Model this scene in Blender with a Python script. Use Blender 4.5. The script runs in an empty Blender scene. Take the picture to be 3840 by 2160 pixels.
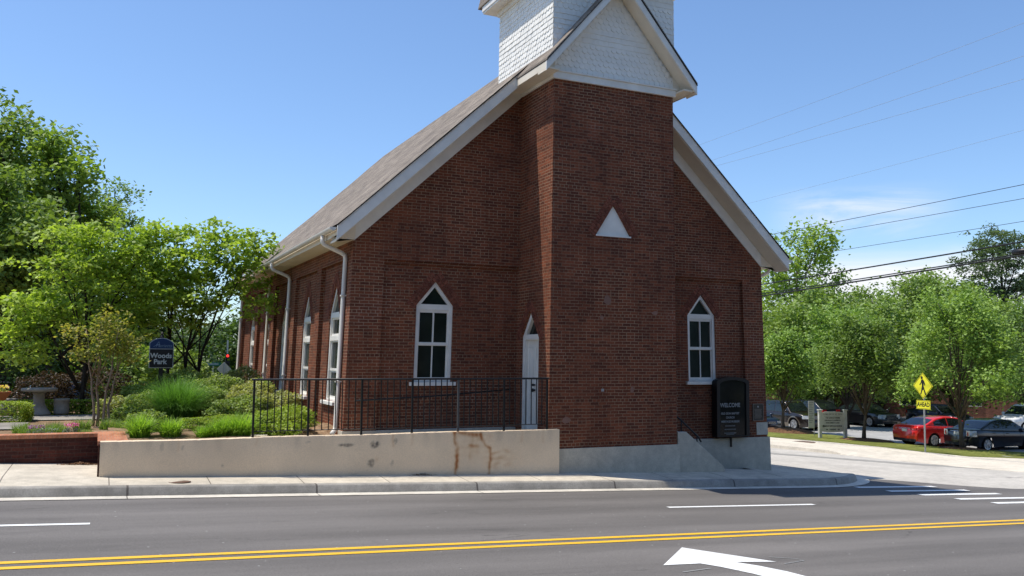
import bpy, bmesh, math, random
import numpy as np
from mathutils import Vector, Matrix, Euler
PI = math.pi
sc = bpy.context.scene
col = sc.collection
R = math.radians
rng = np.random.default_rng(7)
random.seed(7)

# ------------------------------------------------------------------ helpers
def tag(o, label=None, cat=None, group=None, kind=None):
    if label: o['label'] = label
    if cat: o['category'] = cat
    if group: o['group'] = group
    if kind: o['kind'] = kind
    return o

def empty(name, loc=(0, 0, 0), rz=0, label=None, cat=None, group=None):
    o = bpy.data.objects.new(name, None)
    o.empty_display_size = 0.2
    o.location = loc
    o.rotation_euler = (0, 0, rz)
    col.objects.link(o)
    return tag(o, label, cat, group)

class MB:
    """collects polygons, builds ONE mesh object"""
    def __init__(s):
        s.v = []; s.f = []
    def add(s, vs, fs):
        n = len(s.v)
        s.v.extend([tuple(map(float, q)) for q in vs])
        s.f.extend([tuple(i + n for i in f) for f in fs])
        return s
    def poly(s, *pts):
        return s.add(pts, [tuple(range(len(pts)))])
    def box(s, x0, x1, y0, y1, z0, z1):
        vs = [(x0,y0,z0),(x1,y0,z0),(x1,y1,z0),(x0,y1,z0),(x0,y0,z1),(x1,y0,z1),(x1,y1,z1),(x0,y1,z1)]
        return s.add(vs, [(3,2,1,0),(4,5,6,7),(0,1,5,4),(1,2,6,5),(2,3,7,6),(3,0,4,7)])
    def bar(s, p, q, w, h=None):
        """rectangular bar from p to q"""
        h = h or w
        p = Vector(p); q = Vector(q); d = (q - p).normalized()
        up = Vector((0, 0, 1)) if abs(d.z) < .95 else Vector((0, 1, 0))
        a = d.cross(up).normalized() * w / 2; b = a.cross(d).normalized() * h / 2
        vs = [p-a-b, p+a-b, p+a+b, p-a+b, q-a-b, q+a-b, q+a+b, q-a+b]
        return s.add(vs, [(0,1,2,3),(7,6,5,4),(0,4,5,1),(1,5,6,2),(2,6,7,3),(3,7,4,0)])
    def tube(s, pts, r, n=8, cap=True):
        pts = [Vector(q) for q in pts]
        rs = r if hasattr(r, '__len__') else [r] * len(pts)
        base = len(s.v); vs = []; fs = []
        prev = None
        for i, q in enumerate(pts):
            d = (pts[min(i+1, len(pts)-1)] - pts[max(i-1, 0)]).normalized()
            if prev is None:
                ref = Vector((0, 0, 1)) if abs(d.z) < .9 else Vector((1, 0, 0))
                a = d.cross(ref).normalized()
            else:
                a = (prev - d * prev.dot(d)).normalized()
            prev = a
            b = d.cross(a)
            for k in range(n):
                t = 2 * PI * k / n
                vs.append(q + (a * math.cos(t) + b * math.sin(t)) * rs[i])
        for i in range(len(pts) - 1):
            for k in range(n):
                k2 = (k + 1) % n
                fs.append((i*n+k, i*n+k2, (i+1)*n+k2, (i+1)*n+k))
        if cap:
            fs.append(tuple(reversed(range(n))))
            fs.append(tuple((len(pts)-1)*n + k for k in range(n)))
        return s.add(vs, fs)
    def lathe(s, prof, n=20, c=(0, 0, 0), axis='z'):
        vs = []; fs = []
        for (r, h) in prof:
            for k in range(n):
                t = 2 * PI * k / n
                a, b = r * math.cos(t), r * math.sin(t)
                q = (a, b, h) if axis == 'z' else ((a, h, b) if axis == 'y' else (h, a, b))
                vs.append((q[0]+c[0], q[1]+c[1], q[2]+c[2]))
        for i in range(len(prof) - 1):
            for k in range(n):
                k2 = (k + 1) % n
                fs.append((i*n+k, i*n+k2, (i+1)*n+k2, (i+1)*n+k))
        fs.append(tuple(reversed(range(n)))); fs.append(tuple((len(prof)-1)*n + k for k in range(n)))
        return s.add(vs, fs)
    def prism(s, poly, fn, d0, d1):
        """poly of (a,b), fn(a,b,d)->xyz"""
        n = len(poly)
        vs = [fn(a, b, d0) for a, b in poly] + [fn(a, b, d1) for a, b in poly]
        fs = [tuple(range(n)), tuple(reversed(range(n, 2*n)))]
        fs += [(i, n+i, n+(i+1) % n, (i+1) % n) for i in range(n)]
        return s.add(vs, fs)
    def build(s, name, mat, parent=None, smooth=False, warp=None, origin=None, bevel=0, recalc=True):
        vs = s.v
        if warp: vs = [warp(q) for q in vs]
        if origin is not None:
            vs = [(q[0]-origin[0], q[1]-origin[1], q[2]-origin[2]) for q in vs]
        me = bpy.data.meshes.new(name)
        me.from_pydata(vs, [], s.f)
        if recalc or bevel:
            bm = bmesh.new(); bm.from_mesh(me)
            bmesh.ops.recalc_face_normals(bm, faces=bm.faces)
            bm.to_mesh(me); bm.free()
        if smooth:
            me.shade_smooth()
        me.materials.append(mat)
        o = bpy.data.objects.new(name, me)
        col.objects.link(o)
        if parent is not None: o.parent = parent
        if bevel:
            m = o.modifiers.new('bevel', 'BEVEL'); m.width = bevel; m.segments = 2
            m.limit_method = 'ANGLE'; m.angle_limit = R(40); m.harden_normals = False
        return o

def np_mesh(name, V, F, mat, parent=None, smooth=False):
    """V (N,3) float, F (M,k) int"""
    me = bpy.data.meshes.new(name)
    V = np.ascontiguousarray(V, dtype=np.float32); F = np.ascontiguousarray(F, dtype=np.int32)
    me.vertices.add(len(V)); me.vertices.foreach_set('co', V.ravel())
    k = F.shape[1]
    me.loops.add(F.size); me.loops.foreach_set('vertex_index', F.ravel())
    me.polygons.add(len(F)); me.polygons.foreach_set('loop_start', np.arange(len(F), dtype=np.int32) * k)
    me.update(calc_edges=True); me.validate()
    if smooth: me.shade_smooth()
    me.materials.append(mat)
    o = bpy.data.objects.new(name, me); col.objects.link(o)
    if parent is not None: o.parent = parent
    return o

def mesh_text(s, size, name, mat, parent, M, bold=0.0, align='CENTER', shear=0, sx=1.0, spacing=1.0, ext=0.002):
    cu = bpy.data.curves.new('text', 'FONT'); cu.body = s; cu.size = size
    cu.align_x = align; cu.align_y = 'CENTER'; cu.offset = bold; cu.shear = shear; cu.space_character = spacing
    cu.extrude = ext
    cu.resolution_u = 3
    t = bpy.data.objects.new('text', cu); col.objects.link(t)
    dg = bpy.context.evaluated_depsgraph_get()
    me = bpy.data.meshes.new_from_object(t.evaluated_get(dg))
    bpy.data.objects.remove(t); bpy.data.curves.remove(cu)
    me.transform(Matrix.Diagonal((sx, 1, 1, 1))); me.transform(M)
    me.materials.clear(); me.materials.append(mat)
    me.name = name
    o = bpy.data.objects.new(name, me); col.objects.link(o); o.parent = parent
    return o

# ------------------------------------------------------------------ materials
class NT:
    def __init__(s, name):
        s.m = bpy.data.materials.new(name); s.m.use_nodes = True
        s.t = s.m.node_tree; s.n = s.t.nodes; s.n.clear()
        s.out = s.n.new('ShaderNodeOutputMaterial')
        s.b = s.n.new('ShaderNodeBsdfPrincipled')
        s.t.links.new(s.b.outputs[0], s.out.inputs[0])
    def node(s, typ, **kw):
        n = s.n.new(typ)
        for k, v in kw.items(): setattr(n, k, v)
        return n
    def link(s, a, b): s.t.links.new(a, b)
    def val(s, sock, v):
        if isinstance(v, bpy.types.NodeSocket): s.link(v, sock)
        else: sock.default_value = v
    def math(s, op, a, b=0.0, c=0.0, clamp=False):
        n = s.node('ShaderNodeMath', operation=op); n.use_clamp = clamp
        s.val(n.inputs[0], a); s.val(n.inputs[1], b)
        if len(n.inputs) > 2: s.val(n.inputs[2], c)
        return n.outputs[0]
    def mix(s, f, a, b, mode='MIX'):
        n = s.node('ShaderNodeMix', data_type='RGBA', blend_type=mode)
        s.val(n.inputs[0], f)
        for i, v in ((6, a), (7, b)):
            if isinstance(v, (tuple, list)) and len(v) == 3: v = (*v, 1)
            s.val(n.inputs[i], v)
        return n.outputs[2]
    def coords(s, kind='Object'):
        return s.node('ShaderNodeTexCoord').outputs[kind]
    def mapping(s, vec, scale=(1, 1, 1), loc=(0, 0, 0), rot=(0, 0, 0)):
        n = s.node('ShaderNodeMapping'); s.link(vec, n.inputs[0])
        n.inputs['Scale'].default_value = scale; n.inputs['Location'].default_value = loc; n.inputs['Rotation'].default_value = rot
        return n.outputs[0]
    def noise(s, vec, scale, detail=4, rough=.55, dist=0.0):
        n = s.node('ShaderNodeTexNoise'); s.link(vec, n.inputs['Vector'])
        n.inputs['Scale'].default_value = scale; n.inputs['Detail'].default_value = detail
        n.inputs['Roughness'].default_value = rough; n.inputs['Distortion'].default_value = dist
        return n.outputs['Fac']
    def ramp(s, f, stops):
        n = s.node('ShaderNodeValToRGB'); s.link(f, n.inputs[0])
        e = n.color_ramp.elements
        while len(e) < len(stops): e.new(.5)
        for i, (p, c) in enumerate(stops):
            e[i].position = p
            if not hasattr(c, '__len__'): c = (c, c, c)
            e[i].color = (*c, 1)
        return n.outputs[0]
    def bump(s, h, strength=.3, dist=.01):
        n = s.node('ShaderNodeBump'); n.inputs['Strength'].default_value = strength; n.inputs['Distance'].default_value = dist
        s.link(h, n.inputs['Height']); s.link(n.outputs[0], s.b.inputs['Normal'])
    def base(s, c, rough=.6, spec=.3, metal=0.0):
        if isinstance(c, (tuple, list)) and len(c) == 3: c = (*c, 1)
        s.val(s.b.inputs['Base Color'], c); s.val(s.b.inputs['Roughness'], rough)
        s.val(s.b.inputs['Specular IOR Level'], spec); s.val(s.b.inputs['Metallic'], metal)
        return s.m

def simple(name, c, rough=.6, spec=.3, metal=0.0, var=.18, scale=3.0, bump=0.0, bscale=40):
    t = NT(name); co = t.coords()
    n = t.noise(co, scale, 5, .6)
    f = t.ramp(n, [(.3, 1 - var), (.7, 1 + var * .3)])
    cc = t.mix(1.0, c, f, 'MULTIPLY')
    if bump: t.bump(t.noise(co, bscale, 4), bump, .01)
    return t.base(cc, rough, spec, metal)

def wall_uv(t):
    """(u,v) along a wall: u = x or y by face normal, v = z; flat tops use x,y"""
    co = t.node('ShaderNodeSeparateXYZ'); t.link(t.coords(), co.inputs[0])
    g = t.node('ShaderNodeNewGeometry'); nn = t.node('ShaderNodeSeparateXYZ'); t.link(g.outputs['True Normal'], nn.inputs[0])
    fx = t.math('GREATER_THAN', t.math('ABSOLUTE', nn.outputs[0]), .7)
    fz = t.math('GREATER_THAN', t.math('ABSOLUTE', nn.outputs[2]), .7)
    u = t.math('ADD', t.math('MULTIPLY', co.outputs[0], t.math('SUBTRACT', 1, fx)), t.math('MULTIPLY', co.outputs[1], fx))
    v = t.math('ADD', t.math('MULTIPLY', co.outputs[2], t.math('SUBTRACT', 1, fz)), t.math('MULTIPLY', co.outputs[1], fz))
    c = t.node('ShaderNodeCombineXYZ'); t.link(u, c.inputs[0]); t.link(v, c.inputs[1])
    return c.outputs[0], co

def brick_mat(name, c1, c2, mortar, bw=.212, rh=.0685, ms=.0062, dirt=.5, header=False, bumpv=.5):
    t = NT(name); uv, co = wall_uv(t)
    # a little wander so that the courses are not dead straight
    w = t.node('ShaderNodeTexNoise'); w.inputs['Scale'].default_value = 2.3; w.inputs['Detail'].default_value = 3; t.link(uv, w.inputs['Vector'])
    vm = t.node('ShaderNodeVectorMath', operation='SCALE'); vm.inputs['Scale'].default_value = .022; t.link(w.outputs['Color'], vm.inputs[0])
    va = t.node('ShaderNodeVectorMath', operation='ADD'); t.link(uv, va.inputs[0]); t.link(vm.outputs[0], va.inputs[1])
    b = t.node('ShaderNodeTexBrick'); t.link(va.outputs[0], b.inputs['Vector'])
    b.offset = .5; b.inputs['Scale'].default_value = 1; b.inputs['Brick Width'].default_value = bw; b.inputs['Row Height'].default_value = rh
    b.inputs['Mortar Size'].default_value = ms; b.inputs['Mortar Smooth'].default_value = .25; b.inputs['Bias'].default_value = 0.0
    b.inputs['Color1'].default_value = (*c1, 1); b.inputs['Color2'].default_value = (*c2, 1); b.inputs['Mortar'].default_value = (*mortar, 1)
    bc, bf = b.outputs['Color'], b.outputs['Fac']
    if header:      # every seventh course is laid as headers
        b2 = t.node('ShaderNodeTexBrick'); t.link(va.outputs[0], b2.inputs['Vector']); b2.offset = .5
        for k_, q_ in (('Scale', 1), ('Brick Width', bw/2), ('Row Height', rh), ('Mortar Size', ms), ('Mortar Smooth', .25), ('Bias', .1)): b2.inputs[k_].default_value = q_
        for k_, q_ in (('Color1', c1), ('Color2', c2), ('Mortar', mortar)): b2.inputs[k_].default_value = (*q_, 1)
        sv = t.node('ShaderNodeSeparateXYZ'); t.link(va.outputs[0], sv.inputs[0])
        rowi = t.math('FLOOR', t.math('DIVIDE', sv.outputs[1], rh)); hm = t.math('LESS_THAN', t.math('FLOORED_MODULO', rowi, 7.0), .5)
        bc = t.mix(hm, bc, b2.outputs['Color']); bf = t.math('ADD', t.math('MULTIPLY', bf, t.math('SUBTRACT', 1, hm)), t.math('MULTIPLY', b2.outputs['Fac'], hm))
        # repaired areas: fresher mortar and redder brick
        rp = t.ramp(t.noise(uv, .85, 3, .5, .4), [(.60, 0), (.66, 1)])
        bc = t.mix(t.math('MULTIPLY', rp, .35), bc, t.mix(bf, (.25, .085, .05), (.46, .36, .29)))
        # soot-darkened mortar elsewhere
        dkm = t.ramp(t.noise(uv, .4, 4, .6), [(.42, 1), (.58, 0)])
        bc = t.mix(t.math('MULTIPLY', dkm, t.math('MULTIPLY', bf, .55)), bc, (.11, .06, .045))
    big = t.noise(uv, .55, 6, .62)
    f = t.ramp(big, [(.3, (.58, .52, .52)), (.5, (.95, .92, .9)), (.7, (1.2, 1.08, 1.0))])
    c = t.mix(dirt, bc, t.mix(1, bc, f, 'MULTIPLY'))
    # soot streaks running down, and pale mortar smears
    st = t.noise(t.mapping(uv, (2.2, .22, 1)), 1.6, 5, .6)
    c = t.mix(t.math('MULTIPLY', t.ramp(st, [(.5, 0), (.72, 1)]), .45), c, t.mix(1, c, (.45, .42, .43), 'MULTIPLY'))
    fine = t.noise(uv, 26, 3, .6)
    c = t.mix(1, c, t.ramp(fine, [(.25, .72), (.75, 1.25)]), 'MULTIPLY')
    sm = t.noise(uv, 1.7, 6, .7, .6)
    c = t.mix(t.math('MULTIPLY', t.ramp(sm, [(.69, 0), (.76, 1)]), .5), c, mortar)
    hgt = t.math('SUBTRACT', t.math('MULTIPLY', fine, .3), bf)
    t.bump(hgt, bumpv, .012)
    return t.base(c, .88, .15)

M = {}
M['brick'] = brick_mat('red_brick', (.238, .076, .039), (.116, .042, .026), (.37, .255, .165), header=True)
M['brick_dark'] = simple('x', (.2, .07, .05))
def hood_mat():
    t = NT('hood_brick'); g = t.node('ShaderNodeNewGeometry'); n = t.noise(t.coords(), 24, 3)
    c = t.mix(g.outputs['Random Per Island'], (.14, .05, .035), (.25, .088, .055)); c = t.mix(1, c, t.ramp(n, [(.3, .75), (.7, 1.2)]), 'MULTIPLY'); t.bump(n, .3, .01)
    return t.base(c, .88, .15)
M['brick_dark'] = hood_mat()
M['brick_planter'] = brick_mat('planter_brick', (.12, .04, .028), (.06, .026, .022), (.10, .062, .05), dirt=.9)
M['brick_cap'] = brick_mat('cap_brick', (.50, .22, .12), (.40, .165, .09), (.42, .25, .17), bw=.1, rh=.35, ms=.005, dirt=.3)
M['brick_bg'] = brick_mat('far_brick', (.24, .10, .065), (.17, .07, .05), (.30, .22, .18), ms=.005)
M['white'] = simple('white_paint', (.84, .805, .735), .5, .3, var=.14, scale=2.2, bump=.08, bscale=30)
M['white_shingle'] = simple('white_shingle_paint', (.90, .865, .79), .55, .25, var=.10, scale=3, bump=.1, bscale=24)
M['cream'] = simple('cream_trim', (.80, .71, .57), .55, .25, var=.12, scale=1.4)
M['pipe'] = simple('downspout_paint', (.74, .70, .63), .45, .35, var=.15, scale=1.0)
M['black_metal'] = simple('black_iron', (.012, .012, .013), .45, .4, var=.3, scale=20)
M['galv'] = simple('galvanised_steel', (.38, .40, .41), .45, .5, .6, var=.2, scale=6)
M['rail_grey'] = simple('worn_iron', (.10, .10, .10), .5, .4, .3)
M['dark'] = simple('dark_void', (.012, .012, .012), .9, .05)
def glass_mat(name, c, rough=.04, spec=.5):
    t = NT(name); n = t.noise(t.coords(), 1.7, 3)
    t.bump(t.noise(t.coords(), 2.5, 2), .05, .02)
    return t.base(t.mix(1, c, t.ramp(n, [(.3, .6), (.7, 1.3)]), 'MULTIPLY'), rough, spec)
M['glass'] = glass_mat('window_glass', (.013, .019, .017), .08, .3)
M['glass_curtain'] = glass_mat('window_glass_screen', (.026, .036, .032), .2, .3)
M['car_glass'] = glass_mat('car_glass', (.012, .018, .017), .03, .7)

def roof_mat():
    t = NT('asphalt_shingle_roof'); co = t.node('ShaderNodeSeparateXYZ'); t.link(t.coords(), co.inputs[0])
    v = t.math('MULTIPLY', co.outputs[2], 1.36)
    c = t.node('ShaderNodeCombineXYZ'); t.link(co.outputs[1], c.inputs[0]); t.link(v, c.inputs[1])
    b = t.node('ShaderNodeTexBrick'); t.link(c.outputs[0], b.inputs['Vector']); b.offset = .37; b.offset_frequency = 2
    for k, q in (('Scale', 1), ('Brick Width', .33), ('Row Height', .15), ('Mortar Size', .006), ('Mortar Smooth', .1), ('Bias', 0.)): b.inputs[k].default_value = q
    b.inputs['Color1'].default_value = (.30, .255, .21, 1); b.inputs['Color2'].default_value = (.19, .16, .135, 1); b.inputs['Mortar'].default_value = (.07, .06, .055, 1)
    n = t.noise(t.coords(), .5, 6, .6); g = t.noise(t.coords(), 60, 2)
    cc = t.mix(1, b.outputs['Color'], t.ramp(n, [(.3, .78), (.7, 1.12)]), 'MULTIPLY')
    cc = t.mix(1, cc, t.ramp(g, [(.3, .75), (.7, 1.2)]), 'MULTIPLY')
    fr = t.math('FRACT', t.math('DIVIDE', v, .15))
    t.bump(t.math('SUBTRACT', t.math('MULTIPLY', fr, -.8), b.outputs['Fac']), .6, .02)
    return t.base(cc, .92, .1)
M['roof'] = roof_mat()

def concrete(name, c, joint=None, stain=.5, jw=.012, axis=0):
    t = NT(name); co = t.coords()
    big = t.noise(co, .7, 7, .65); sp = t.noise(co, 45, 3, .7); mid = t.noise(co, 5, 5, .6)
    cc = t.mix(1, c, t.ramp(big, [(.28, 1 - stain), (.55, 1.0), (.75, 1.1)]), 'MULTIPLY')
    cc = t.mix(1, cc, t.ramp(sp, [(.3, .84), (.7, 1.12)]), 'MULTIPLY')
    cc = t.mix(1, cc, t.ramp(mid, [(.35, .86), (.65, 1.06)]), 'MULTIPLY')
    if joint:
        s = t.node('ShaderNodeSeparateXYZ'); t.link(co, s.inputs[0])
        fr = t.math('FRACT', t.math('DIVIDE', t.math('SUBTRACT', s.outputs[axis], joint[1]), joint[0]))
        ln = t.math('LESS_THAN', fr, jw / joint[0])
        cc = t.mix(t.math('MULTIPLY', ln, .75), cc, (.06, .05, .045))
    t.bump(sp, .15, .006)
    return t.base(cc, .9, .15)
M['sidewalk'] = concrete('sidewalk_concrete', (.60, .535, .43), joint=(1.62, -8.75), stain=.28, jw=.018)
M['kerb'] = concrete('kerb_concrete', (.36, .335, .295), joint=(3.15, -8.48), stain=.45, jw=.035)
M['gutter'] = concrete('gutter_concrete', (.66, .61, .52), joint=(3.15, -8.48), stain=.25, jw=.02)
M['far_walk'] = concrete('far_sidewalk_concrete', (.68, .61, .50), joint=(2.4, .3), stain=.2, axis=1)
M['plaster'] = concrete('foundation_plaster', (.56, .515, .425), stain=.16)
M['stone'] = concrete('cast_stone', (.33, .30, .26), stain=.4)
M['lot'] = concrete('parking_lot_surface', (.38, .375, .37), stain=.22)
M['oldroad'] = concrete('worn_pale_asphalt', (.52, .485, .43), stain=.2)
M['patch'] = concrete('dark_patch', (.33, .315, .285), stain=.3)

def asphalt():
    t = NT('new_asphalt'); co = t.coords()
    sp = t.noise(co, 70, 4, .75); big = t.noise(t.mapping(co, (.25, 1.2, 1)), .6, 6, .6); tiny = t.node('ShaderNodeTexVoronoi'); t.link(co, tiny.inputs['Vector']); tiny.inputs['Scale'].default_value = 9
    cc = t.mix(1, (.150, .138, .128), t.ramp(big, [(.3, .82), (.7, 1.15)]), 'MULTIPLY')
    cc = t.mix(1, cc, t.ramp(sp, [(.3, .62), (.7, 1.4)]), 'MULTIPLY')
    sp_ = t.node('ShaderNodeSeparateXYZ'); t.link(co, sp_.inputs[0])
    trk = t.math('SINE', t.math('MULTIPLY', t.math('ADD', sp_.outputs[1], .35), 2*PI/1.42)); trn = t.noise(t.mapping(co, (.06, 1.6, 1)), 1.2, 4, .6)
    cc = t.mix(1, cc, t.ramp(t.math('ADD', t.math('MULTIPLY', trk, .16), trn), [(.28, .84), (.72, 1.10)]), 'MULTIPLY')
    vc = t.node('ShaderNodeTexVoronoi', feature='DISTANCE_TO_EDGE'); t.link(t.mapping(co, (.16, .5, 1)), vc.inputs['Vector']); vc.inputs['Scale'].default_value = 1.0
    wob = t.noise(co, 3.0, 5, .7); ck = t.math('LESS_THAN', t.math('ADD', vc.outputs['Distance'], t.math('MULTIPLY', t.math('SUBTRACT', wob, .5), .06)), .0022)
    ckm = t.math('MULTIPLY', ck, t.ramp(t.noise(co, .35, 3), [(.5, 0), (.58, 1)])); cc = t.mix(t.math('MULTIPLY', ckm, .45), cc, (.045, .042, .04))
    oil = t.ramp(t.noise(t.mapping(co, (.5, 1.4, 1)), 1.1, 6, .65), [(.60, 0), (.72, 1)]); cc = t.mix(t.math('MULTIPLY', oil, .30), cc, (.06, .056, .053))
    # bits of pale grit, thicker near the crossing
    rnd = t.node('ShaderNodeSeparateColor'); t.link(tiny.outputs['Color'], rnd.inputs[0])
    dots = t.math('MULTIPLY', t.math('LESS_THAN', tiny.outputs['Distance'], .14), t.math('GREATER_THAN', rnd.outputs[0], .955))
    cc = t.mix(t.math('MULTIPLY', dots, .5), cc, (.5, .5, .48))
    t.bump(sp, .35, .008)
    return t.base(cc, .82, .25)
M['asphalt'] = asphalt()
def road_paint(name, c, wear=.6):
    t = NT(name); co = t.coords(); n = t.noise(co, 16, 6, .7); big = t.noise(co, 2.0, 4)
    cc = t.mix(t.math('MULTIPLY', t.ramp(n, [(.58, 0), (.68, 1)]), wear), c, (.20, .19, .18))
    cc = t.mix(1, cc, t.ramp(big, [(.3, .9), (.7, 1.03)]), 'MULTIPLY')
    t.bump(n, .1, .004)
    return t.base(cc, .6, .3)
M['paint_white'] = road_paint('white_road_paint', (.80, .80, .78))
M['paint_yellow'] = road_paint('yellow_road_paint', (.80, .47, .035), .5)
M['paint_faint'] = road_paint('faint_road_paint', (.30, .30, .29), .8)

def soil(name, c, c2, scale=9):
    t = NT(name); co = t.coords(); n = t.noise(co, scale, 7, .7); b = t.noise(co, .9, 4)
    cc = t.mix(t.ramp(n, [(.35, 0), (.65, 1)]), c, c2)
    cc = t.mix(1, cc, t.ramp(b, [(.3, .7), (.7, 1.15)]), 'MULTIPLY')
    t.bump(n, .8, .04)
    return t.base(cc, .95, .05)
M['soil'] = soil('garden_soil', (.16, .095, .055), (.36, .25, .16))
M['mulch'] = soil('pine_straw_mulch', (.10, .05, .028), (.26, .15, .085), 14)
M['lawn'] = soil('lawn_turf', (.10, .13, .03), (.25, .25, .07), 5)
M['terrain'] = soil('rough_ground', (.09, .10, .04), (.15, .12, .07), 2)

def leaf_mat(name, c, c2, trans=.45, gloss=.35, hue=.5):
    t = NT(name); g = t.node('ShaderNodeNewGeometry'); co = t.coords()
    r = g.outputs['Random Per Island']
    n = t.noise(co, .9, 3)
    f = t.math('ADD', t.math('MULTIPLY', r, .55), t.math('MULTIPLY', t.ramp(n, [(.3, 0), (.7, 1)]), .45))
    cc = t.mix(f, c, c2)
    cc = t.mix(1, cc, t.ramp(r, [(0, .75), (1, 1.2)]), 'MULTIPLY')
    t.base(cc, .55, gloss)
    tr = t.node('ShaderNodeBsdfTranslucent'); t.link(t.mix(1, cc, (1.25, 1.35, .55), 'MULTIPLY'), tr.inputs['Color'])
    mx = t.node('ShaderNodeMixShader'); mx.inputs[0].default_value = trans
    t.link(t.b.outputs[0], mx.inputs[1]); t.link(tr.outputs[0], mx.inputs[2]); t.link(mx.outputs[0], t.out.inputs[0])
    return t.m
M['leaf_dogwood'] = leaf_mat('dogwood_leaf', (0.202, 0.326, 0.042), (0.477, 0.571, 0.108), .42)
M['leaf_myrtle'] = leaf_mat('myrtle_leaf', (0.141, 0.232, 0.047), (0.453, 0.356, 0.093), .45)
M['leaf_red'] = leaf_mat('purple_bush_leaf', (0.049, 0.029, 0.017), (0.089, 0.055, 0.036), .25, .25)
M['leaf_tall'] = leaf_mat('tall_tree_leaf', (0.134, 0.224, 0.040), (0.293, 0.385, 0.091), .32)
M['leaf_pale'] = leaf_mat('pale_tree_leaf', (0.180, 0.290, 0.048), (0.362, 0.461, 0.106), .4)
M['leaf_blue'] = leaf_mat('feathery_leaf', (0.149, 0.239, 0.072), (0.275, 0.368, 0.123), .4)
M['leaf_dark'] = leaf_mat('dark_leaf', (0.053, 0.101, 0.022), (0.117, 0.186, 0.042), .3)
M['leaf_street'] = leaf_mat('street_tree_leaf', (0.144, 0.270, 0.046), (0.323, 0.441, 0.105), .3)
M['leaf_street2'] = leaf_mat('lighter_street_leaf', (0.114, 0.200, 0.035), (0.232, 0.318, 0.084), .34)
M['leaf_street3'] = leaf_mat('deeper_street_leaf', (0.071, 0.144, 0.032), (0.162, 0.237, 0.063), .3)
M['leaf_wood'] = leaf_mat('woodland_leaf', (0.147, 0.244, 0.055), (0.295, 0.388, 0.109), .3)
M['leaf_oak'] = leaf_mat('far_oak_leaf', (0.082, 0.132, 0.059), (0.140, 0.194, 0.088), .3)
M['leaf_box'] = leaf_mat('boxwood_leaf', (0.170, 0.267, 0.031), (0.378, 0.446, 0.060), .35)
M['leaf_shrub'] = leaf_mat('shrub_leaf', (0.132, 0.232, 0.051), (0.359, 0.411, 0.127), .4)
M['leaf_vari'] = leaf_mat('variegated_leaf', (0.199, 0.255, 0.081), (0.542, 0.512, 0.243), .4)
M['blade'] = leaf_mat('grass_blade', (0.085, 0.214, 0.037), (0.189, 0.356, 0.076), .4)
M['blade_lily'] = leaf_mat('daylily_blade', (0.190, 0.342, 0.039), (0.379, 0.553, 0.085), .45)
M['blade_small'] = leaf_mat('small_blade', (0.131, 0.232, 0.037), (0.263, 0.357, 0.074), .4)
M['grey_leaf'] = leaf_mat('blue_grey_leaf', (0.164, 0.202, 0.147), (0.263, 0.295, 0.221), .2)
M['pink'] = leaf_mat('pink_petal', (0.583, 0.100, 0.304), (0.763, 0.220, 0.475), .3)
M['purple'] = leaf_mat('purple_petal', (0.212, 0.050, 0.237), (0.371, 0.120, 0.399), .3)
M['yellow'] = leaf_mat('yellow_petal', (0.795, 0.600, 0.057), (0.901, 0.750, 0.237), .3)
M['orange'] = leaf_mat('orange_petal', (0.636, 0.140, 0.038), (0.795, 0.280, 0.076), .3)
def bark(name, c, c2):
    t = NT(name); co = t.coords(); n = t.noise(t.mapping(co, (1, 1, .18)), 16, 6, .65)
    t.bump(n, .7, .02)
    return t.base(t.mix(t.ramp(n, [(.35, 0), (.65, 1)]), c, c2), .9, .1)
M['bark'] = bark('grey_bark', (.06, .048, .038), (.15, .12, .095))
M['bark_dark'] = bark('dark_bark', (.025, .02, .017), (.06, .05, .04))
M['bark_myrtle'] = bark('smooth_pale_bark', (.20, .14, .095), (.36, .28, .20))

# ------------------------------------------------------------------ ground height
def G(x, y):
    xx = min(max(x, -14), 28)
    z = -.36 - .04 * (xx + 9)
    yy = max(y, 0)
    return z - .03 * min(yy, 14) - .01 * max(min(yy, 60) - 14, 0)
def sst(a, b, x):
    t = min(max((x - a) / (b - a), 0), 1); return t * t * (3 - 2 * t)     # also runs downwards when a > b
def sheet(name, xs, ys, zf, mat, kind='structure', mask=None):
    mb = MB(); nx, ny = len(xs), len(ys)
    for y in ys:
        for x in xs: mb.v.append((x, y, zf(x, y)))
    for j in range(ny - 1):
        for i in range(nx - 1):
            mb.f.append((j*nx+i, j*nx+i+1, (j+1)*nx+i+1, (j+1)*nx+i))
    o = mb.build(name, mat, smooth=True, recalc=False)
    tag(o, kind=kind); return o
def lin(a, b, n): return [a + (b - a) * i / (n - 1) for i in range(n)]

sheet('terrain', [-900, -400, -150] + lin(-80, 80, 81) + [150, 400, 900], [-900, -300, -100] + lin(-40, 80, 61) + [150, 400, 900], lambda x, y: G(x, y) - .05, M['terrain'])
main_road = sheet('main_road', [-150] + lin(-80, 80, 161) + [150], [-24, -16, -12] + lin(-8, .4, 22), lambda x, y: G(x, y), M['asphalt'])
# pale worn side street running away behind the corner
def rd_y0(x): return .35 - (x - 9.0) * .80 if x < 12.3 else -2.3
mb = MB(); xs = lin(8.6, 18.6, 21); ts = lin(0, 1, 60)
for t in ts:
    for x in xs:
        y0 = rd_y0(x) + .12 * math.sin(x * 2.1); y = y0 + (75 - y0) * t ** 1.6
        mb.v.append((x, y, G(x, y) + .004))
for j in range(len(ts) - 1):
    for i in range(len(xs) - 1):
        mb.f.append((j*21+i, j*21+i+1, (j+1)*21+i+1, (j+1)*21+i))
side_road = tag(mb.build('side_road', M['oldroad'], smooth=True, recalc=False), kind='structure')

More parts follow.
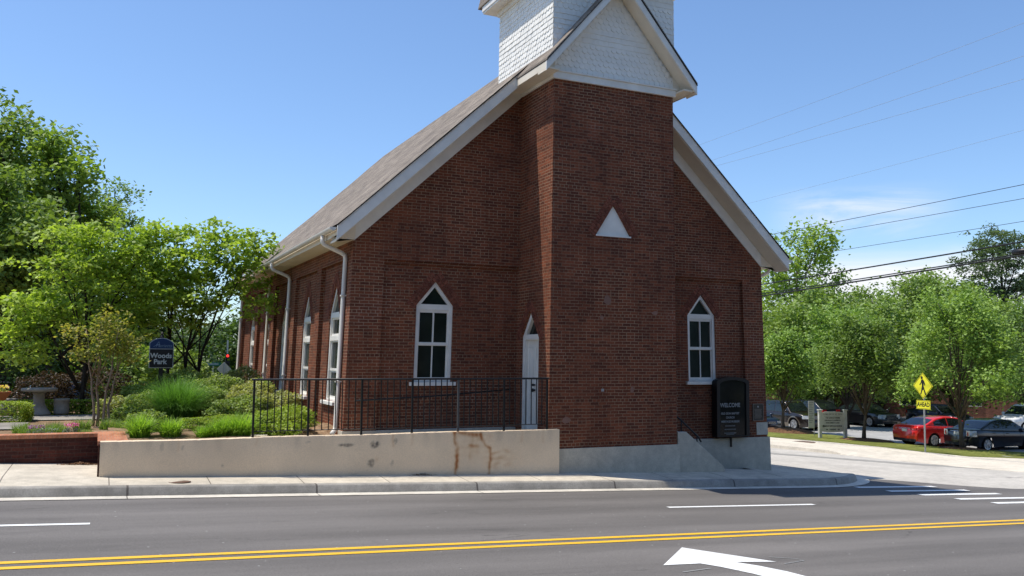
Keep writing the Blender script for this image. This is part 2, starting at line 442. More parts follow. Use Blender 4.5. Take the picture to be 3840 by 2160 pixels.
def strip(name, pts, w, mat, parent, off=.006, zf=G, n=1):
    """painted strip along a polyline of (x,y), full width w"""
    mb = MB(); P = []
    for i in range(len(pts) - 1):
        a, b = pts[i], pts[i+1]; L = math.hypot(b[0]-a[0], b[1]-a[1]); k = max(1, int(L / .8))
        for q in range(k): P.append((a[0]+(b[0]-a[0])*q/k, a[1]+(b[1]-a[1])*q/k))
    P.append(pts[-1])
    for i, q in enumerate(P):
        a = P[max(i-1, 0)]; b = P[min(i+1, len(P)-1)]; d = Vector((b[0]-a[0], b[1]-a[1])).normalized()
        for s in (-1, 1):
            x = q[0] - d.y * s * w / 2; y = q[1] + d.x * s * w / 2
            mb.v.append((x, y, zf(x, y) + off))
    for i in range(len(P) - 1): mb.f.append((2*i+1, 2*i, 2*i+2, 2*i+3))
    return mb.build(name, mat, parent, recalc=False)
for yy in (-5.92, -6.20):
    strip('yellow_line', [(-60, yy), (60, yy)], .125, M['paint_yellow'], main_road)
for a, b in ((-12.4, -9.0), (.62, 4.05), (-23.4, -20), ):
    strip('lane_dash', [(a, -3.50), (b, -3.60)], .125, M['paint_white'], main_road)
for x0, yy in ((7.45, -1.42), (7.75, -2.10), (8.05, -2.72), (8.40, -3.40), (8.75, -4.03), (9.1, -4.7), (9.4, -5.3)):
    strip('crosswalk_bar', [(x0, yy - .02), (x0 + 2.55, yy - .10)], .20, M['paint_white'], main_road, .009)
# turn arrow: head pointing left/away, curved shaft running towards the near lane
def flat(name, pts, mat, parent, off=.006):
    mb = MB(); mb.add([(x, y, G(x, y) + off) for x, y in pts], [tuple(range(len(pts)))])
    return mb.build(name, mat, parent)
arrow = [(-2.42, -7.73), (-1.46, -6.80), (-.74, -7.90), (-1.33, -7.78), (-1.16, -8.05), (-1.02, -8.4), (-.95, -8.8), (-.93, -9.4), (-.93, -10.3),
         (-1.43, -10.3), (-1.43, -9.4), (-1.46, -8.9), (-1.56, -8.4), (-1.72, -7.98), (-1.86, -7.75)]
flat('turn_arrow', arrow, M['paint_white'], main_road, .006)
strip('faint_mark', [(-.62, -7.62), (-.30, -7.80), (-.28, -7.92), (-.72, -8.03)], .02, M['paint_faint'], main_road)
strip('faint_mark', [(-2.40, -8.12), (-1.9, -8.02)], .03, M['paint_faint'], main_road)

# corner sidewalk : outer kerb path and inner path
outer = [(-80, -1.05), (-30, -1.05), (-14, -1.05)] + [(x, -1.05) for x in lin(-13, 6.6, 60)]
outer += [(6.6 + 3.1 * math.sin(a), 2.05 - 3.1 * math.cos(a)) for a in lin(R(6), R(90), 16)] + [(9.7, y) for y in lin(2.6, 60, 20)]
def inner_of(q):
    x, y = q
    if x < -8.92: return (x, 2.3)
    if x < 6.55: return (x, .8)
    if y < 2.1: return (6.6, 1.6)
    return (6.9, y)
def zs(x, y):
    z = G(x, min(y, 0) if x < 9 else y) if x < 7 else G(x, max(y, 0))
    z += .15 + .06 * min(max((y + 1.05), 0), 1) * (1 - sst(6, 9, x))
    z -= .10 * sst(4.2, 7.5, x) * sst(-.2, 1.5, y)
    return z
NR = 8
def ribbon(name, A, B, zf, mat, n=NR):
    mb = MB()
    for a, b in zip(A, B):
        for k in range(n + 1):
            t = k / n; x = a[0]+(b[0]-a[0])*t; y = a[1]+(b[1]-a[1])*t
            mb.v.append((x, y, zf(x, y)))
    for i in range(len(A) - 1):
        for k in range(n):
            j = i * (n+1) + k; mb.f.append((j, j+1, j+n+2, j+n+1))
    return mb.build(name, mat, smooth=True)
def offset_path(P, d):
    out = []
    for i, q in enumerate(P):
        a = P[max(i-1, 0)]; b = P[min(i+1, len(P)-1)]; t = Vector((b[0]-a[0], b[1]-a[1])).normalized()
        out.append((q[0] - t.y * d, q[1] + t.x * d))
    return out
kin = offset_path(outer, .16)
sidewalk = tag(ribbon('sidewalk', kin, [inner_of(q) for q in kin], zs, M['sidewalk']), kind='structure')
# kerb: top strip + rounded nose + face
mb = MB(); n = len(outer)
ko = offset_path(outer, .0); kf = offset_path(outer, -.05); kr = offset_path(outer, .03)
for i in range(n):
    zt = zs(*kin[i])
    mb.v += [(kin[i][0], kin[i][1], zt + .001), (kr[i][0], kr[i][1], zt - .003), (ko[i][0], ko[i][1], zt - .025), (kf[i][0], kf[i][1], G(*kf[i]) - .05)]
for i in range(n - 1):
    for k in range(3): mb.f.append((i*4+k, i*4+k+1, (i+1)*4+k+1, (i+1)*4+k))
kerb = tag(mb.build('kerb', M['kerb'], smooth=True), kind='structure')
ga = offset_path(outer, -.04); gb = offset_path(outer, -.34)
gutter_pan = tag(ribbon('gutter_pan', ga, gb, lambda x, y: G(x, y) + .010, M['gutter'], 1), kind='structure')

# far sidewalk, verge, parking lot
fw = [(17.7, 75), (17.75, 40), (17.8, 20), (17.9, 13.5), (17.75, 9.8), (17.6, 8.6), (17.3, 6), (17.2, 3), (17.9, 0), (20, -1.6), (30, -2.2), (80, -2.2)]
fb = [(20.6, 75), (20.8, 40), (22.0, 20), (22.4, 18.2), (22.9, 16.8), (23.4, 15.2), (23.2, 12), (22.7, 9.6), (23.6, 8.0), (25.6, 7.0), (32, 5), (40, 3), (80, 2)]
def zfw(x, y): return G(x, y) + .02 + .12 * sst(8.4, 10.2, y)
far_walk = ribbon('far_sidewalk', fw, fb, zfw, M['far_walk'], 6); tag(far_walk, kind='structure')
mb = MB(); fo = offset_path(fw, .0)
for q in fo: mb.v += [(q[0], q[1], zfw(*q)), (q[0] - .02, q[1], G(*q) - .05)]
for i in range(len(fo) - 1): mb.f.append((2*i, 2*i+1, 2*i+3, 2*i+2))
tag(mb.build('far_kerb', M['gutter']), kind='structure')
strip('tar_band', [(14.4, 30), (14.6, 9.6), (16.2, 5), (18.3, 1.8), (22, -.3)], .95, M['patch'], side_road, .008)
flat('tar_patch', [(11.2, 9.6), (12.6, 9.2), (12.9, 10.1), (11.4, 10.7)], M['patch'], side_road, .009)
ve = [(25.5, 75), (25.6, 40), (25.6, 28), (26.3, 25.0), (28.9, 22.2), (28.8, 20), (28.6, 18.5), (28.0, 16.9), (27.6, 14), (27.7, 11.4), (30, 8), (40, 6), (80, 5)]
verge = ribbon('grass_verge', fb, ve, lambda x, y: zfw(x, y) + .008, M['lawn'], 6); tag(verge, kind='structure')
lot = sheet('parking_lot', lin(26, 95, 36), lin(2, 62, 31), lambda x, y: G(x, y) + .03, M['lot'])
for y in (12.45, 9.5, 6.7, 15.3, 18.1):
    strip('bay_line', [(28.4, y), (33.2, y)], .12, M['paint_white'], lot, .04)
for x in (33.0, 36.1, 39.2, 42.3, 29.9):
    strip('bay_line', [(x, 24.4), (x, 29.5)], .12, M['paint_white'], lot, .04)
strip('bay_line', [(33.4, 24.2), (44, 22.2)], .14, M['paint_white'], lot, .04)

# park ground, raised behind the walls
PZ = .34
def PG(x, y):
    if y < 15.5: return PZ
    if y < 17.5: return PZ - .8*sst(15.5, 17.5, y)
    return max(PZ - .8 - .05*(y - 17.5), -3.2)
park = sheet('park_ground', lin(-70, -8.75, 58), lin(2.05, 100, 110), lambda x, y: PG(x, y) + .012 * math.sin(x * 1.7) * math.sin(y * 1.3), M['soil'])
bed = sheet('garden_bed', lin(-8.75, -4.05, 20), lin(.1, 20.05, 60), lambda x, y: PG(x, y) + .02 - .22*sst(-6.3, -4.6, x)*(1 - sst(1.7, 2.6, y)) + .05 * math.sin(x * 2.7) * math.sin(y * 2.3) * sst(.2, 1, y), M['soil'])
path = sheet('park_path', lin(-40, -8.5, 24), lin(6.95, 8.75, 5), lambda x, y: PZ + .028, M['stone'])
path2 = sheet('park_walk', lin(-40, -10.4, 24), lin(4.3, 6.3, 4), lambda x, y: PZ + .028, M['stone'])
sheet('rear_ground', lin(-8.75, 9, 16), lin(20.05, 120, 60), lambda x, y: PG(x, y) + .01, M['terrain'])
ramp_floor = sheet('ramp_floor', lin(-6.4, .02, 14), lin(.08, 1.70, 4), lambda x, y: .20 + .15*sst(-3.2, -6.2, x) if x > -6.2 else .35, M['sidewalk'])

# ------------------------------------------------------------------ church
XL, XR, YF, XC = -4.03, 7.33, 1.653, 1.65
YB = 18.2
BASE = (XC, YF, -.9)
def lean(q):
    x, y, z = q
    return (XC + (x - XC) * (1 + .006 * (4.5 - min(z, 11.2))), y, z)
church = empty('brick_church', BASE, 0, 'old red brick church with pointed windows and a white shingled belfry on its front tower', 'church')
def cb(mb, name, mat, parent=None, smooth=False, label=None, bevel=0):
    o = mb.build(name, mat, parent or church, smooth, lean, BASE, bevel)
    if label: o['label'] = label
    return o

def pent(c, w, zb, zs_, za): return [(c-w/2, zb), (c+w/2, zb), (c+w/2, zs_), (c, za), (c-w/2, zs_)]
def inset(c, w, zb, zs_, za, b, bb=None):
    bb = b if bb is None else bb
    h = w / 2; m = (za - zs_) / h; ap = za - b * math.sqrt(1 + m*m); hi = h - b
    return [(c-hi, zb+bb), (c+hi, zb+bb), (c+hi, ap - m*hi), (c, ap), (c-hi, ap - m*hi)]
def wall(mb, fr, s0, s1, z0, z1, holes, reveal=.13):
    s = s0
    for (c, w, zb, zz, za) in sorted(holes):
        l, r = c - w/2, c + w/2
        if l > s: mb.poly(fr(s, z0, 0), fr(l, z0, 0), fr(l, z1, 0), fr(s, z1, 0))
        if zb > z0: mb.poly(fr(l, z0, 0), fr(r, z0, 0), fr(r, zb, 0), fr(l, zb, 0))
        mb.poly(fr(l, zz, 0), fr(c, za, 0), fr(c, z1, 0), fr(l, z1, 0))
        mb.poly(fr(c, za, 0), fr(r, zz, 0), fr(r, z1, 0), fr(c, z1, 0))
        P = pent(c, w, zb, zz, za)
        for i in range(5):
            a, b = P[i], P[(i+1) % 5]
            mb.poly(fr(*a, 0), fr(*b, 0), fr(*b, reveal), fr(*a, reveal))
        s = r
    if s1 > s: mb.poly(fr(s, z0, 0), fr(s1, z0, 0), fr(s1, z1, 0), fr(s, z1, 0))
def ring(mb, fr, O, I, d0, d1):
    n = len(O)
    for i in range(n):
        j = (i+1) % n
        mb.poly(fr(*O[i], d0), fr(*O[j], d0), fr(*I[j], d0), fr(*I[i], d0))
        mb.poly(fr(*I[i], d0), fr(*I[j], d0), fr(*I[j], d1), fr(*I[i], d1))
        mb.poly(fr(*O[i], d0), fr(*O[i], d1), fr(*O[j], d1), fr(*O[j], d0))
def fbox(mb, fr, s0, s1, z0, z1, d0, d1):
    mb.prism([(s0, z0), (s1, z0), (s1, z1), (s0, z1)], fr, d0, d1)
def hood_mesh(fr, c, w, zz, za, band=.225, gap=.017, ext=.10):
    """two raking rows of brick on edge over the opening"""
    mb = MB(); h = w / 2; m = Vector((h, za - zz)); 
    for sgn in (-1, 1):
        e = Vector((sgn * -1 * h, za - zz)).normalized()      # up the rake
        nrm = Vector((sgn * e.y if sgn > 0 else -e.y, 0))
        nrm = Vector((e.y * sgn, abs(e.x)))                    # outward
        st = Vector((c + sgn * (h + .01), zz - .02)) - e * ext
        L = (Vector((c, za)) - st).length + band * .42
        k = int(L / .078)
        for i in range(k + 1):
            a = st + e * (i * .078 + gap / 2); b = st + e * ((i + 1) * .078 - gap / 2)
            jit = random.uniform(-.004, .004)
            mb.prism([tuple(a + nrm * .005), tuple(b + nrm * .005), tuple(b + nrm * (band*.5 - gap / 2)), tuple(a + nrm * (band*.5 - gap / 2))], fr, -.014 + jit, .02)
            mb.prism([tuple(a + nrm * (band*.5 + gap / 2)), tuple(b + nrm * (band*.5 + gap / 2)), tuple(b + nrm * band), tuple(a + nrm * band)], fr, -.012 - jit, .02)
    return mb
def window(fr, c, w, zb, zz, za, style, glass, label=None):
    b = .075
    mb = MB(); O = pent(c, w, zb, zz, za); I = inset(c, w, zb, zz, za, b, .05)
    ring(mb, fr, O, I, .035, .12)
    sl, sr = c - w/2 + b, c + w/2 - b
    if style == 'front':
        fbox(mb, fr, sl, sr, zz - .10, zz + .025, .040, .12)
        fbox(mb, fr, sl, sr, zz - .135, zz - .103, .055, .12)
        zm = (zb + zz) / 2 - .02
        z_lo, z_hi = zb + .05, zz - .135
        # upper sash in front of lower
        for (a, q, d) in ((z_lo, zm, .085), (zm, z_hi, .065)):
            fbox(mb, fr, sl, sl + .035, a, q, d, .12); fbox(mb, fr, sr - .035, sr, a, q, d, .12)
            fbox(mb, fr, sl + .035, sr - .035, a, a + .05, d, .12); fbox(mb, fr, sl + .035, sr - .035, q - .03, q, d, .12)
            fbox(mb, fr, c - .014, c + .014, a + .05, q - .03, d, .12)
        fbox(mb, fr, sl - .005, sr + .005, zm - .02, zm + .03, .052, .11)
    else:
        for z, t in ((zz, .10), (zz - .56, .08)):
            fbox(mb, fr, sl, sr, z - t, z + .03, .030, .12)
        zm = zb + (zz - .56 - zb) * .47
        for (a, q, d) in ((zb + .05, zm, .085), (zm, zz - .64, .065), (zz - .53, zz - .1, .065)):
            fbox(mb, fr, sl, sl + .045, a, q, d, .12); fbox(mb, fr, sr - .045, sr, a, q, d, .12)
            fbox(mb, fr, sl + .045, sr - .045, a, a + .055, d, .12); fbox(mb, fr, sl + .045, sr - .045, q - .04, q, d, .12)
    o = cb(mb, 'window', M['white'], label=label)
    pm = MB(); pm.poly(*[fr(a, q, .105) for a, q in O]); cb(pm, 'pane', glass, o)
    s = MB(); fbox(s, fr, c - w/2 - .10, c + w/2 + .10, zb - .085, zb - .002, -.085, .10); cb(s, 'sill', M['white'], o, bevel=.008)
    cb(hood_mesh(fr, c, w, zz, za), 'brick_hood', M['brick_dark'], o)
    return o

fr_front = lambda s, z, d: (s, YF + .09 + d, z)
fr_left = lambda s, z, d: (XL + .10 + d, s, z)
fr_tower = lambda s, z, d: (s, d, z)
fr_tside = lambda s, z, d: (d, s, z)
ZE = 4.58
front_w = [(XC - 3.70, .882, 1.412, 3.151, 3.70), (XC + 3.70, .882, 1.412, 3.151, 3.70)]
side_w = [(y, 1.02, .93, 2.98, 3.74) for y in (3.42, 6.48, 9.60, 12.75, 15.7)]
# nave masonry
mb = MB()
wall(mb, fr_front, XL + .60, XC, -1.4, 4.10, front_w[:1])
wall(mb, fr_front, XC, XR - .60, -1.4, 4.10, front_w[1:])
pf = lambda a, b, d: (a, YF + d, b)
for (a, b) in ((XL, XL + .72), (XR - .66, XR)):
    mb.prism([(a, -1.4), (b, -1.4), (b, 4.13), (a, 4.13)], pf, 0, .2)
zr = lambda x: ZE + .927 * ((x - XL) if x < XC else (XR - x))
mb.prism([(XL, 4.13), (XR, 4.13), (XR, ZE), (XC, zr(XC)), (XL, ZE)], pf, 0, .3)
for a, b in ((XL + .72, 0.02), (3.28, XR - .66)):    # corbelled edge over the panels
    mb.prism([(a, 4.06), (b, 4.06), (b, 4.128), (a, 4.128)], pf, .045, .15)
# side walls
wall(mb, fr_left, YF + .2, YB, -1.2, 4.15, side_w)
sp = lambda a, b, d: (XL + d, a, b)
for a, b in ((YF + .2, YF + .78), (4.62, 5.10), (7.75, 8.22), (10.95, 11.40), (14.05, 14.5), (YB - .6, YB)):
    mb.prism([(a, -1.2), (b, -1.2), (b, 4.15), (a, 4.15)], sp, 0, .16)
mb.prism([(YF + .2, 4.15), (YB, 4.15), (YB, ZE + .05), (YF + .2, ZE + .05)], sp, 0, .3)
mb.poly((XR, YF + .2, -2), (XR, YB, -2), (XR, YB, ZE), (XR, YF + .2, ZE))
mb.poly((XL, YB, -1.2), (XR, YB, -1.2), (XR, YB, ZE), (XC, YB, zr(XC)), (XL, YB, ZE))
cb(mb, 'nave_wall', M['brick'])
for q in front_w: window(fr_front, *q, 'front', M['glass'] if q[0] < XC else M['glass_curtain'])
for q in side_w: window(fr_left, *q, 'side', M['glass_curtain'])
# window on the far right flank, seen edge on
mb = MB(); mb.box(XR - .02, XR + .05, 3.2, 4.2, 1.35, 3.3); cb(mb, 'window', M['white'], label='white window frame on the right flank seen edge on')
mb = MB(); mb.box(XR - .02, XR + .14, 3.1, 4.3, 1.26, 1.345); cb(mb, 'sill', M['white'])
# foundation
mb = MB(); f0 = YF - .045
mb.box(3.34, XR + .045, f0, f0 + .5, -2.2, -.08); mb.box(XR - .3, XR + .045, f0 + .5, YB, -2.6, -.08)
mb.box(-.03, 3.345, -.04, 1.2, -1.9, .0)
mb.box(XL - .02, -.03, f0 + .02, f0 + .4, -1.2, .36)
cb(mb, 'foundation', M['plaster'], label='pale grey plastered base of the walls')
mb = MB(); mb.box(XR - .36, XR + .012, YF - .012, YF + .4, -.02, .31); cb(mb, 'cornerstone', M['plaster'], label='grey cornerstone at the right front corner')
# nave roof
ov, yr = .505, 1.11; EZ = 4.70; RS = .927
ex0, ex1 = XL - ov, XR + ov
rz = lambda x: EZ + RS * ((x - ex0) if x < XC else (ex1 - x))
YE = YB + .45
def slab(mb, y0, y1, th0, th1, x0=None, x1=None):
    for a, b in ((ex0, XC), (ex1, XC)):
        vs = [(a, y0, rz(a)-th0), (b, y0, rz(b)-th0), (b, y1, rz(b)-th0), (a, y1, rz(a)-th0),
              (a, y0, rz(a)-th1), (b, y0, rz(b)-th1), (b, y1, rz(b)-th1), (a, y1, rz(a)-th1)]
        mb.add(vs, [(0,1,2,3),(7,6,5,4),(0,4,5,1),(1,5,6,2),(2,6,7,3),(3,7,4,0)])
# gently sagging shingled surface
mb = MB(); ys = lin(yr - .03, YE, 40)
for side in (0, 1):
    a = ex0 if side == 0 else ex1; nx = 24; b0 = len(mb.v)
    for y in ys:
        for k in range(nx + 1):
            x = a + (XC - a) * k / nx; s = (y - yr) / (YE - yr)
            sag = -.035 * math.sin(PI * s) * math.sin(PI * k / nx) + .008 * math.sin(y * 2.3 + k) * (0 < k < nx)
            mb.v.append((x, y, rz(x) + .075 + sag))
    for j in range(len(ys) - 1):
        for k in range(nx):
            q = b0 + j*(nx+1) + k; mb.f.append((q, q+1, q+nx+2, q+nx+1))
roof = cb(mb, 'roof', M['roof'], smooth=True)
mb = MB(); slab(mb, yr - .028, yr + .06, -.062, -.034); cb(mb, 'roof_edge', M['dark'], roof)
mb = MB(); slab(mb, yr, yr + .04, -.032, .28); cb(mb, 'rake_board', M['white'], label='white fascia board up the gable')
mb = MB(); slab(mb, yr + .042, YF + .02, .26, .30); cb(mb, 'soffit', M['cream'])
for a in (XL, XR):
    mb = MB(); y0, y1 = YF - .03, YF + .02
    vs = [(a, y0, rz(a)-.302), (XC, y0, rz(XC)-.302), (XC, y1, rz(XC)-.302), (a, y1, rz(a)-.302), (a, y0, rz(a)-.66), (XC, y0, rz(XC)-.66), (XC, y1, rz(XC)-.66), (a, y1, rz(a)-.66)]
    mb.add(vs, [(0,1,2,3),(7,6,5,4),(0,4,5,1),(1,5,6,2),(2,6,7,3),(3,7,4,0)]); cb(mb, 'frieze_board', M['white'])
for s, xe, xw in ((1, ex0, XL), (-1, ex1, XR)):
    mb = MB()
    mb.box(min(xe, xw + .02*s), max(xe, xw + .02*s), YF - .032, YE, ZE - .06, ZE - .03)
    mb.box(min(xe + .01*s, xe + .045*s), max(xe + .01*s, xe + .045*s), yr + .045, YE, ZE - .03, EZ - .04)
    # closed end of the boxed eave, back at the wall plane
    mb.poly((xe + .02*s, YF - .033, ZE - .055), (xw + .02*s, YF - .033, ZE - .055), (xw + .02*s, YF - .033, rz(xw) - .3), (xe + .02*s, YF - .033, EZ - .26))
    cb(mb, 'boxed_eave', M['cream'])
for s, xe in ((1, ex0), (-1, ex1)):
    mb = MB(); P = [(-.085*s + .075 * math.cos(t), .075 * math.sin(t)) for t in lin(PI, 2*PI, 9)]
    ya, yb = yr + .03, YE
    for i in range(len(P) - 1):
        (a, b), (c, d) = P[i], P[i+1]
        mb.poly((xe + a, ya, EZ + b), (xe + c, ya, EZ + d), (xe + c, yb, EZ + d - .06), (xe + a, yb, EZ + b - .06))
    mb.poly(*[(xe + a, ya, EZ + b) for a, b in P])
    cb(mb, 'gutter', M['pipe'], smooth=False)
for y, zb in ((YF + .42, .30), (8.42, .30), (11.75, .3), (17.75, .3)):
    mb = MB(); x = XL - .055; xe = ex0 - .085
    mb.tube([(xe, y, 4.62), (xe, y, 4.50), (xe + .03, y, 4.44), (xe + .10, y, 4.40), (x - .10, y, 4.27), (x - .02, y, 4.22), (x, y, 4.14), (x, y, zb + .12), (x - .03, y - .05, zb + .05), (x - .14, y - .30, zb + .01)], .05, 10)
    d = cb(mb, 'downspout', M['pipe'], smooth=True)
    for z in (3.3, 1.4):
        mb = MB(); mb.box(x - .062, x + .06, y - .06, y + .06, z, z + .03); cb(mb, 'strap', M['pipe'], d)
mb = MB(); x = XR + .055; xe = ex1 + .085; y = 2.0
mb.tube([(xe, y, 4.62), (xe, y, 4.50), (xe - .05, y, 4.42), (x + .1, y, 4.27), (x, y, 4.2), (x, y, 2.8)], .05, 10); cb(mb, 'downspout', M['pipe'], smooth=True)

# ---- tower
TX, TY, TZ = 3.3, 3.35, 8.26
mb = MB()
tri = (1.60, .92, 4.79, 4.792, 5.50); dr = (1.02, .94, .22, 2.47, 3.10)
wall(mb, fr_tower, 0, TX, -1.2, TZ, [tri], .05)
wall(mb, fr_tside, 0, TY, -1.2, TZ, [dr], .2)
mb.poly((TX, 0, -1.4), (TX, TY, -1.4), (TX, TY, TZ), (TX, 0, TZ))
mb.poly((0, TY, 5), (TX, TY, 5), (TX, TY, TZ), (0, TY, TZ))
tower = cb(mb, 'tower', M['brick'])
mb = MB(); mb.poly(*[fr_tower(a, q, .03) for a, q in pent(*tri)]); 
fbox(mb, fr_tower, tri[0] - .47, tri[0] + .47, 4.765, 4.80, -.02, .04)
cb(mb, 'triangular_panel', M['white'], tower, label='white blank triangle set in the tower brickwork')
cb(hood_mesh(fr_tower, tri[0], tri[1] + .02, 4.80, 5.50, .22, ext=.04), 'brick_hood', M['brick_dark'], tower)
mb = MB(); fbox(mb, fr_tower, 1.29, 1.36, 1.24, 1.30, -.004, .02); cb(mb, 'junction_plate', M['galv'], tower)
# mortar repair patches
for (x, z, w, h) in ((1.45, 3.30, .11, .13), (1.3, 2.9, .06, .05), (.42, .62, .12, .08), (2.1, 1.27, .05, .09), (2.72, 3.05, .10, .05)):
    mb = MB(); P = [(x + w * math.cos(t) * random.uniform(.7, 1.1), z + h * math.sin(t) * random.uniform(.6, 1.1)) for t in lin(0, 2*PI * .92, 9)]
    mb.prism(P, fr_tower, -.006, .01); cb(mb, 'mortar_patch', simple('patch_mortar', (.26, .15, .115), .95, .1), tower)
# door on the tower's left side
mb = MB(); ring(mb, fr_tside, pent(*dr), inset(*dr, .10, .0), .06, .2)
fbox(mb, fr_tside, dr[0] - .38, dr[0] + .38, 2.40, 2.52, .07, .2)
door = cb(mb, 'door', M['white'], label='white panelled side door under a pointed transom')
mb = MB(); fbox(mb, fr_tside, dr[0] - .37, dr[0] + .37, .225, 2.40, .15, .2)
for a, b in ((-.30, -.05), (.05, .30)):
    for z0, z1 in ((.62, 1.15), (1.4, 2.25)):
        O = [(dr[0]+a, z0), (dr[0]+b, z0), (dr[0]+b, z1), (dr[0]+a, z1)]; I = [(dr[0]+a+.03, z0+.03), (dr[0]+b-.03, z0+.03), (dr[0]+b-.03, z1-.03), (dr[0]+a+.03, z1-.03)]
        ring(mb, fr_tside, O, I, .135, .16)
cb(mb, 'door_leaf', M['white'], door)
mb = MB(); mb.poly(*[fr_tside(a, q, .14) for a, q in [(dr[0]-.42, 2.5), (dr[0]+.42, 2.5), (dr[0], 3.06)]]); cb(mb, 'transom_pane', M['glass'], door)
for z, r, nm in ((1.36, .03, 'lock'), (1.24, .042, 'handle')):
    mb = MB(); mb.lathe([(r*.6, .15), (r*.6, .12), (r, .10), (r, .08), (r*.3, .07)], 12, (0, dr[0] - .02, z), 'x'); cb(mb, nm, M['black_metal'], door, smooth=True)
cb(hood_mesh(fr_tside, dr[0], dr[1], dr[3], dr[4], .2), 'brick_hood', M['brick_dark'], door)
# tower cornice, gable roof
mb = MB()
mb.box(-.05, TX + .05, -.06, -.002, 8.262, 8.42); mb.box(-.05, -.002, -.002, 1.6, 8.262, 8.42); mb.box(TX + .002, TX + .05, -.002, 1.6, 8.262, 8.42)
mb.box(-.075, TX + .075, -.09, -.002, 8.422, 8.46)
cb(mb, 'cornice', M['white'], tower, label='white band under the tower gable')
tov, GS, GE = .42, 1.12, 8.52
g0, g1 = -tov, TX + tov; gz = lambda x: GE + GS * ((x - g0) if x < XC else (g1 - x))
gy = -.42
def gslab(mb, y0, y1, th0, th1):
    for a, b in ((g0, XC), (g1, XC)):
        vs = [(a, y0, gz(a)-th0), (b, y0, gz(b)-th0), (b, y1, gz(b)-th0), (a, y1, gz(a)-th0), (a, y0, gz(a)-th1), (b, y0, gz(b)-th1), (b, y1, gz(b)-th1), (a, y1, gz(a)-th1)]
        mb.add(vs, [(0,1,2,3),(7,6,5,4),(0,4,5,1),(1,5,6,2),(2,6,7,3),(3,7,4,0)])
mb = MB(); gslab(mb, gy - .02, 3.3, -.03, .012); groof = cb(mb, 'gable_roof', M['roof'], tower)
mb = MB(); gslab(mb, gy - .024, 3.2, .014, .034); cb(mb, 'roof_edge', M['dark'], groof)
mb = MB(); gslab(mb, gy, gy + .04, .036, .25); cb(mb, 'rake_board', M['white'], tower)
mb = MB(); gslab(mb, gy + .042, -.0, .20, .24); cb(mb, 'soffit', M['cream'], tower)
for a, b, c in ((g0, .006, 1), (g1, TX - .006, -1)):
    b2_ = b - .062*c; mb = MB(); mb.box(min(a + .03*c, b2_), max(a + .03*c, b2_), gy + .05, 2.3, 8.34, 8.38)
    mb.box(min(a + .005*c, a + .028*c), max(a + .005*c, a + .028*c), gy + .05, 2.3, 8.33, 8.53)
    mb.poly((a + .03*c, -.012, 8.385), (b, -.012, 8.385), (b, -.012, gz(b) - .21), (a + .03*c, -.012, 8.50))
    cb(mb, 'boxed_eave', M['cream'], tower)

def shingles(mb, fr, umin, umax, v0, v1, pattern, row=.125, wd=.145, proud=.016):
    """rows of overlapping shingles: 'f' fish scale, 's' square"""
    v = v0; i = 0
    while v < v1:
        kind = pattern[min(i, len(pattern) - 1)]
        off = (i % 2) * wd / 2; lo = umin(v + row*.5); hi = umax(v + row*.5)
        u = math.floor(lo / wd) * wd + off - wd
        while u < hi:
            a, b = max(u + .003, lo), min(u + wd - .003, hi)
            if b - a > .02:
                top = v + row * 1.25; jb = random.uniform(-.006, .006); pr = proud + random.uniform(-.003, .006)
                if kind == 'f' and b - a > wd * .7:
                    c = (a+b)/2; r = (b-a)/2; P = [(c + r*math.cos(t), v + jb + r*.8 + r*.8*math.sin(t)) for t in lin(PI, 2*PI, 9)]
                else:
                    P = [(a, v + jb), (b, v + jb)]
                P = P + [(b, top), (a, top)]
                dep = lambda z: -pr + (z - v) / (row * 1.25) * (pr - .002)
                n = len(P)
                mb.add([fr(x, z, dep(z)) for x, z in P] + [fr(x, z, .0) for x, z in P[:-2]], [tuple(range(n))] + [(k, k+1, n+k+1, n+k) for k in range(n-3)])
            u += wd
        v += row; i += 1
mb = MB()
fr_g = lambda s, z, d: (s, -.004 + d, z)
lo = lambda z: max(.0, g0 + (z - GE + .33) / GS); hi = lambda z: min(TX, g1 - (z - GE + .33) / GS)
shingles(mb, fr_g, lo, hi, 8.46, 10.6, 'ffffffsssfffffssffff')
mb.poly((0, .0, 8.40), (TX, .0, 8.40), (TX, .0, 8.6), (XC, .0, 10.5), (0, .0, 8.6))
cb(mb, 'gable_shingles', M['white_shingle'], tower, label='white fish scale shingles filling the tower gable')
# belfry
bx0, bx1, by0, by1, bz0, bz1 = -.02, 3.37, .03, 3.03, 8.72, 10.90
mb = MB()
mb.poly((bx0, by0, bz0), (bx1, by0, bz0), (bx1, by0, bz1), (bx0, by0, bz1)); mb.poly((bx0, by0, bz0), (bx0, by1, bz0), (bx0, by1, bz1), (bx0, by0, bz1))
mb.poly((bx1, by0, bz0), (bx1, by1, bz0), (bx1, by1, bz1), (bx1, by0, bz1)); mb.poly((bx0, by1, bz0), (bx1, by1, bz0), (bx1, by1, bz1), (bx0, by1, bz1))
pat = 'sfffffsssffffsssffffss'
shingles(mb, lambda s, z, d: (s, by0 + d, z), lambda z: bx0, lambda z: bx1, bz0 + .1, bz1, pat)
shingles(mb, lambda s, z, d: (bx0 + d, s, z), lambda z: by0, lambda z: by1, bz0 + .1, bz1, pat)
shingles(mb, lambda s, z, d: (bx1 - d, s, z), lambda z: by0, lambda z: by1, bz0 + .1, bz1, pat)
belfry = cb(mb, 'belfry', M['white_shingle'], label='square white belfry clad in fish scale and square shingles')
mb = MB(); e = .35
mb.box(bx0 - e, bx1 + e, by0 - e, by1 + e, bz1, bz1 + .05); mb.box(bx0 - e - .02, bx1 + e + .02, by0 - e - .02, by1 + e + .02, bz1 + .052, bz1 + .20)
mb.box(bx0 - .06, bx1 + .06, by0 - .06, by1 + .06, bz1 - .14, bz1 - .002)
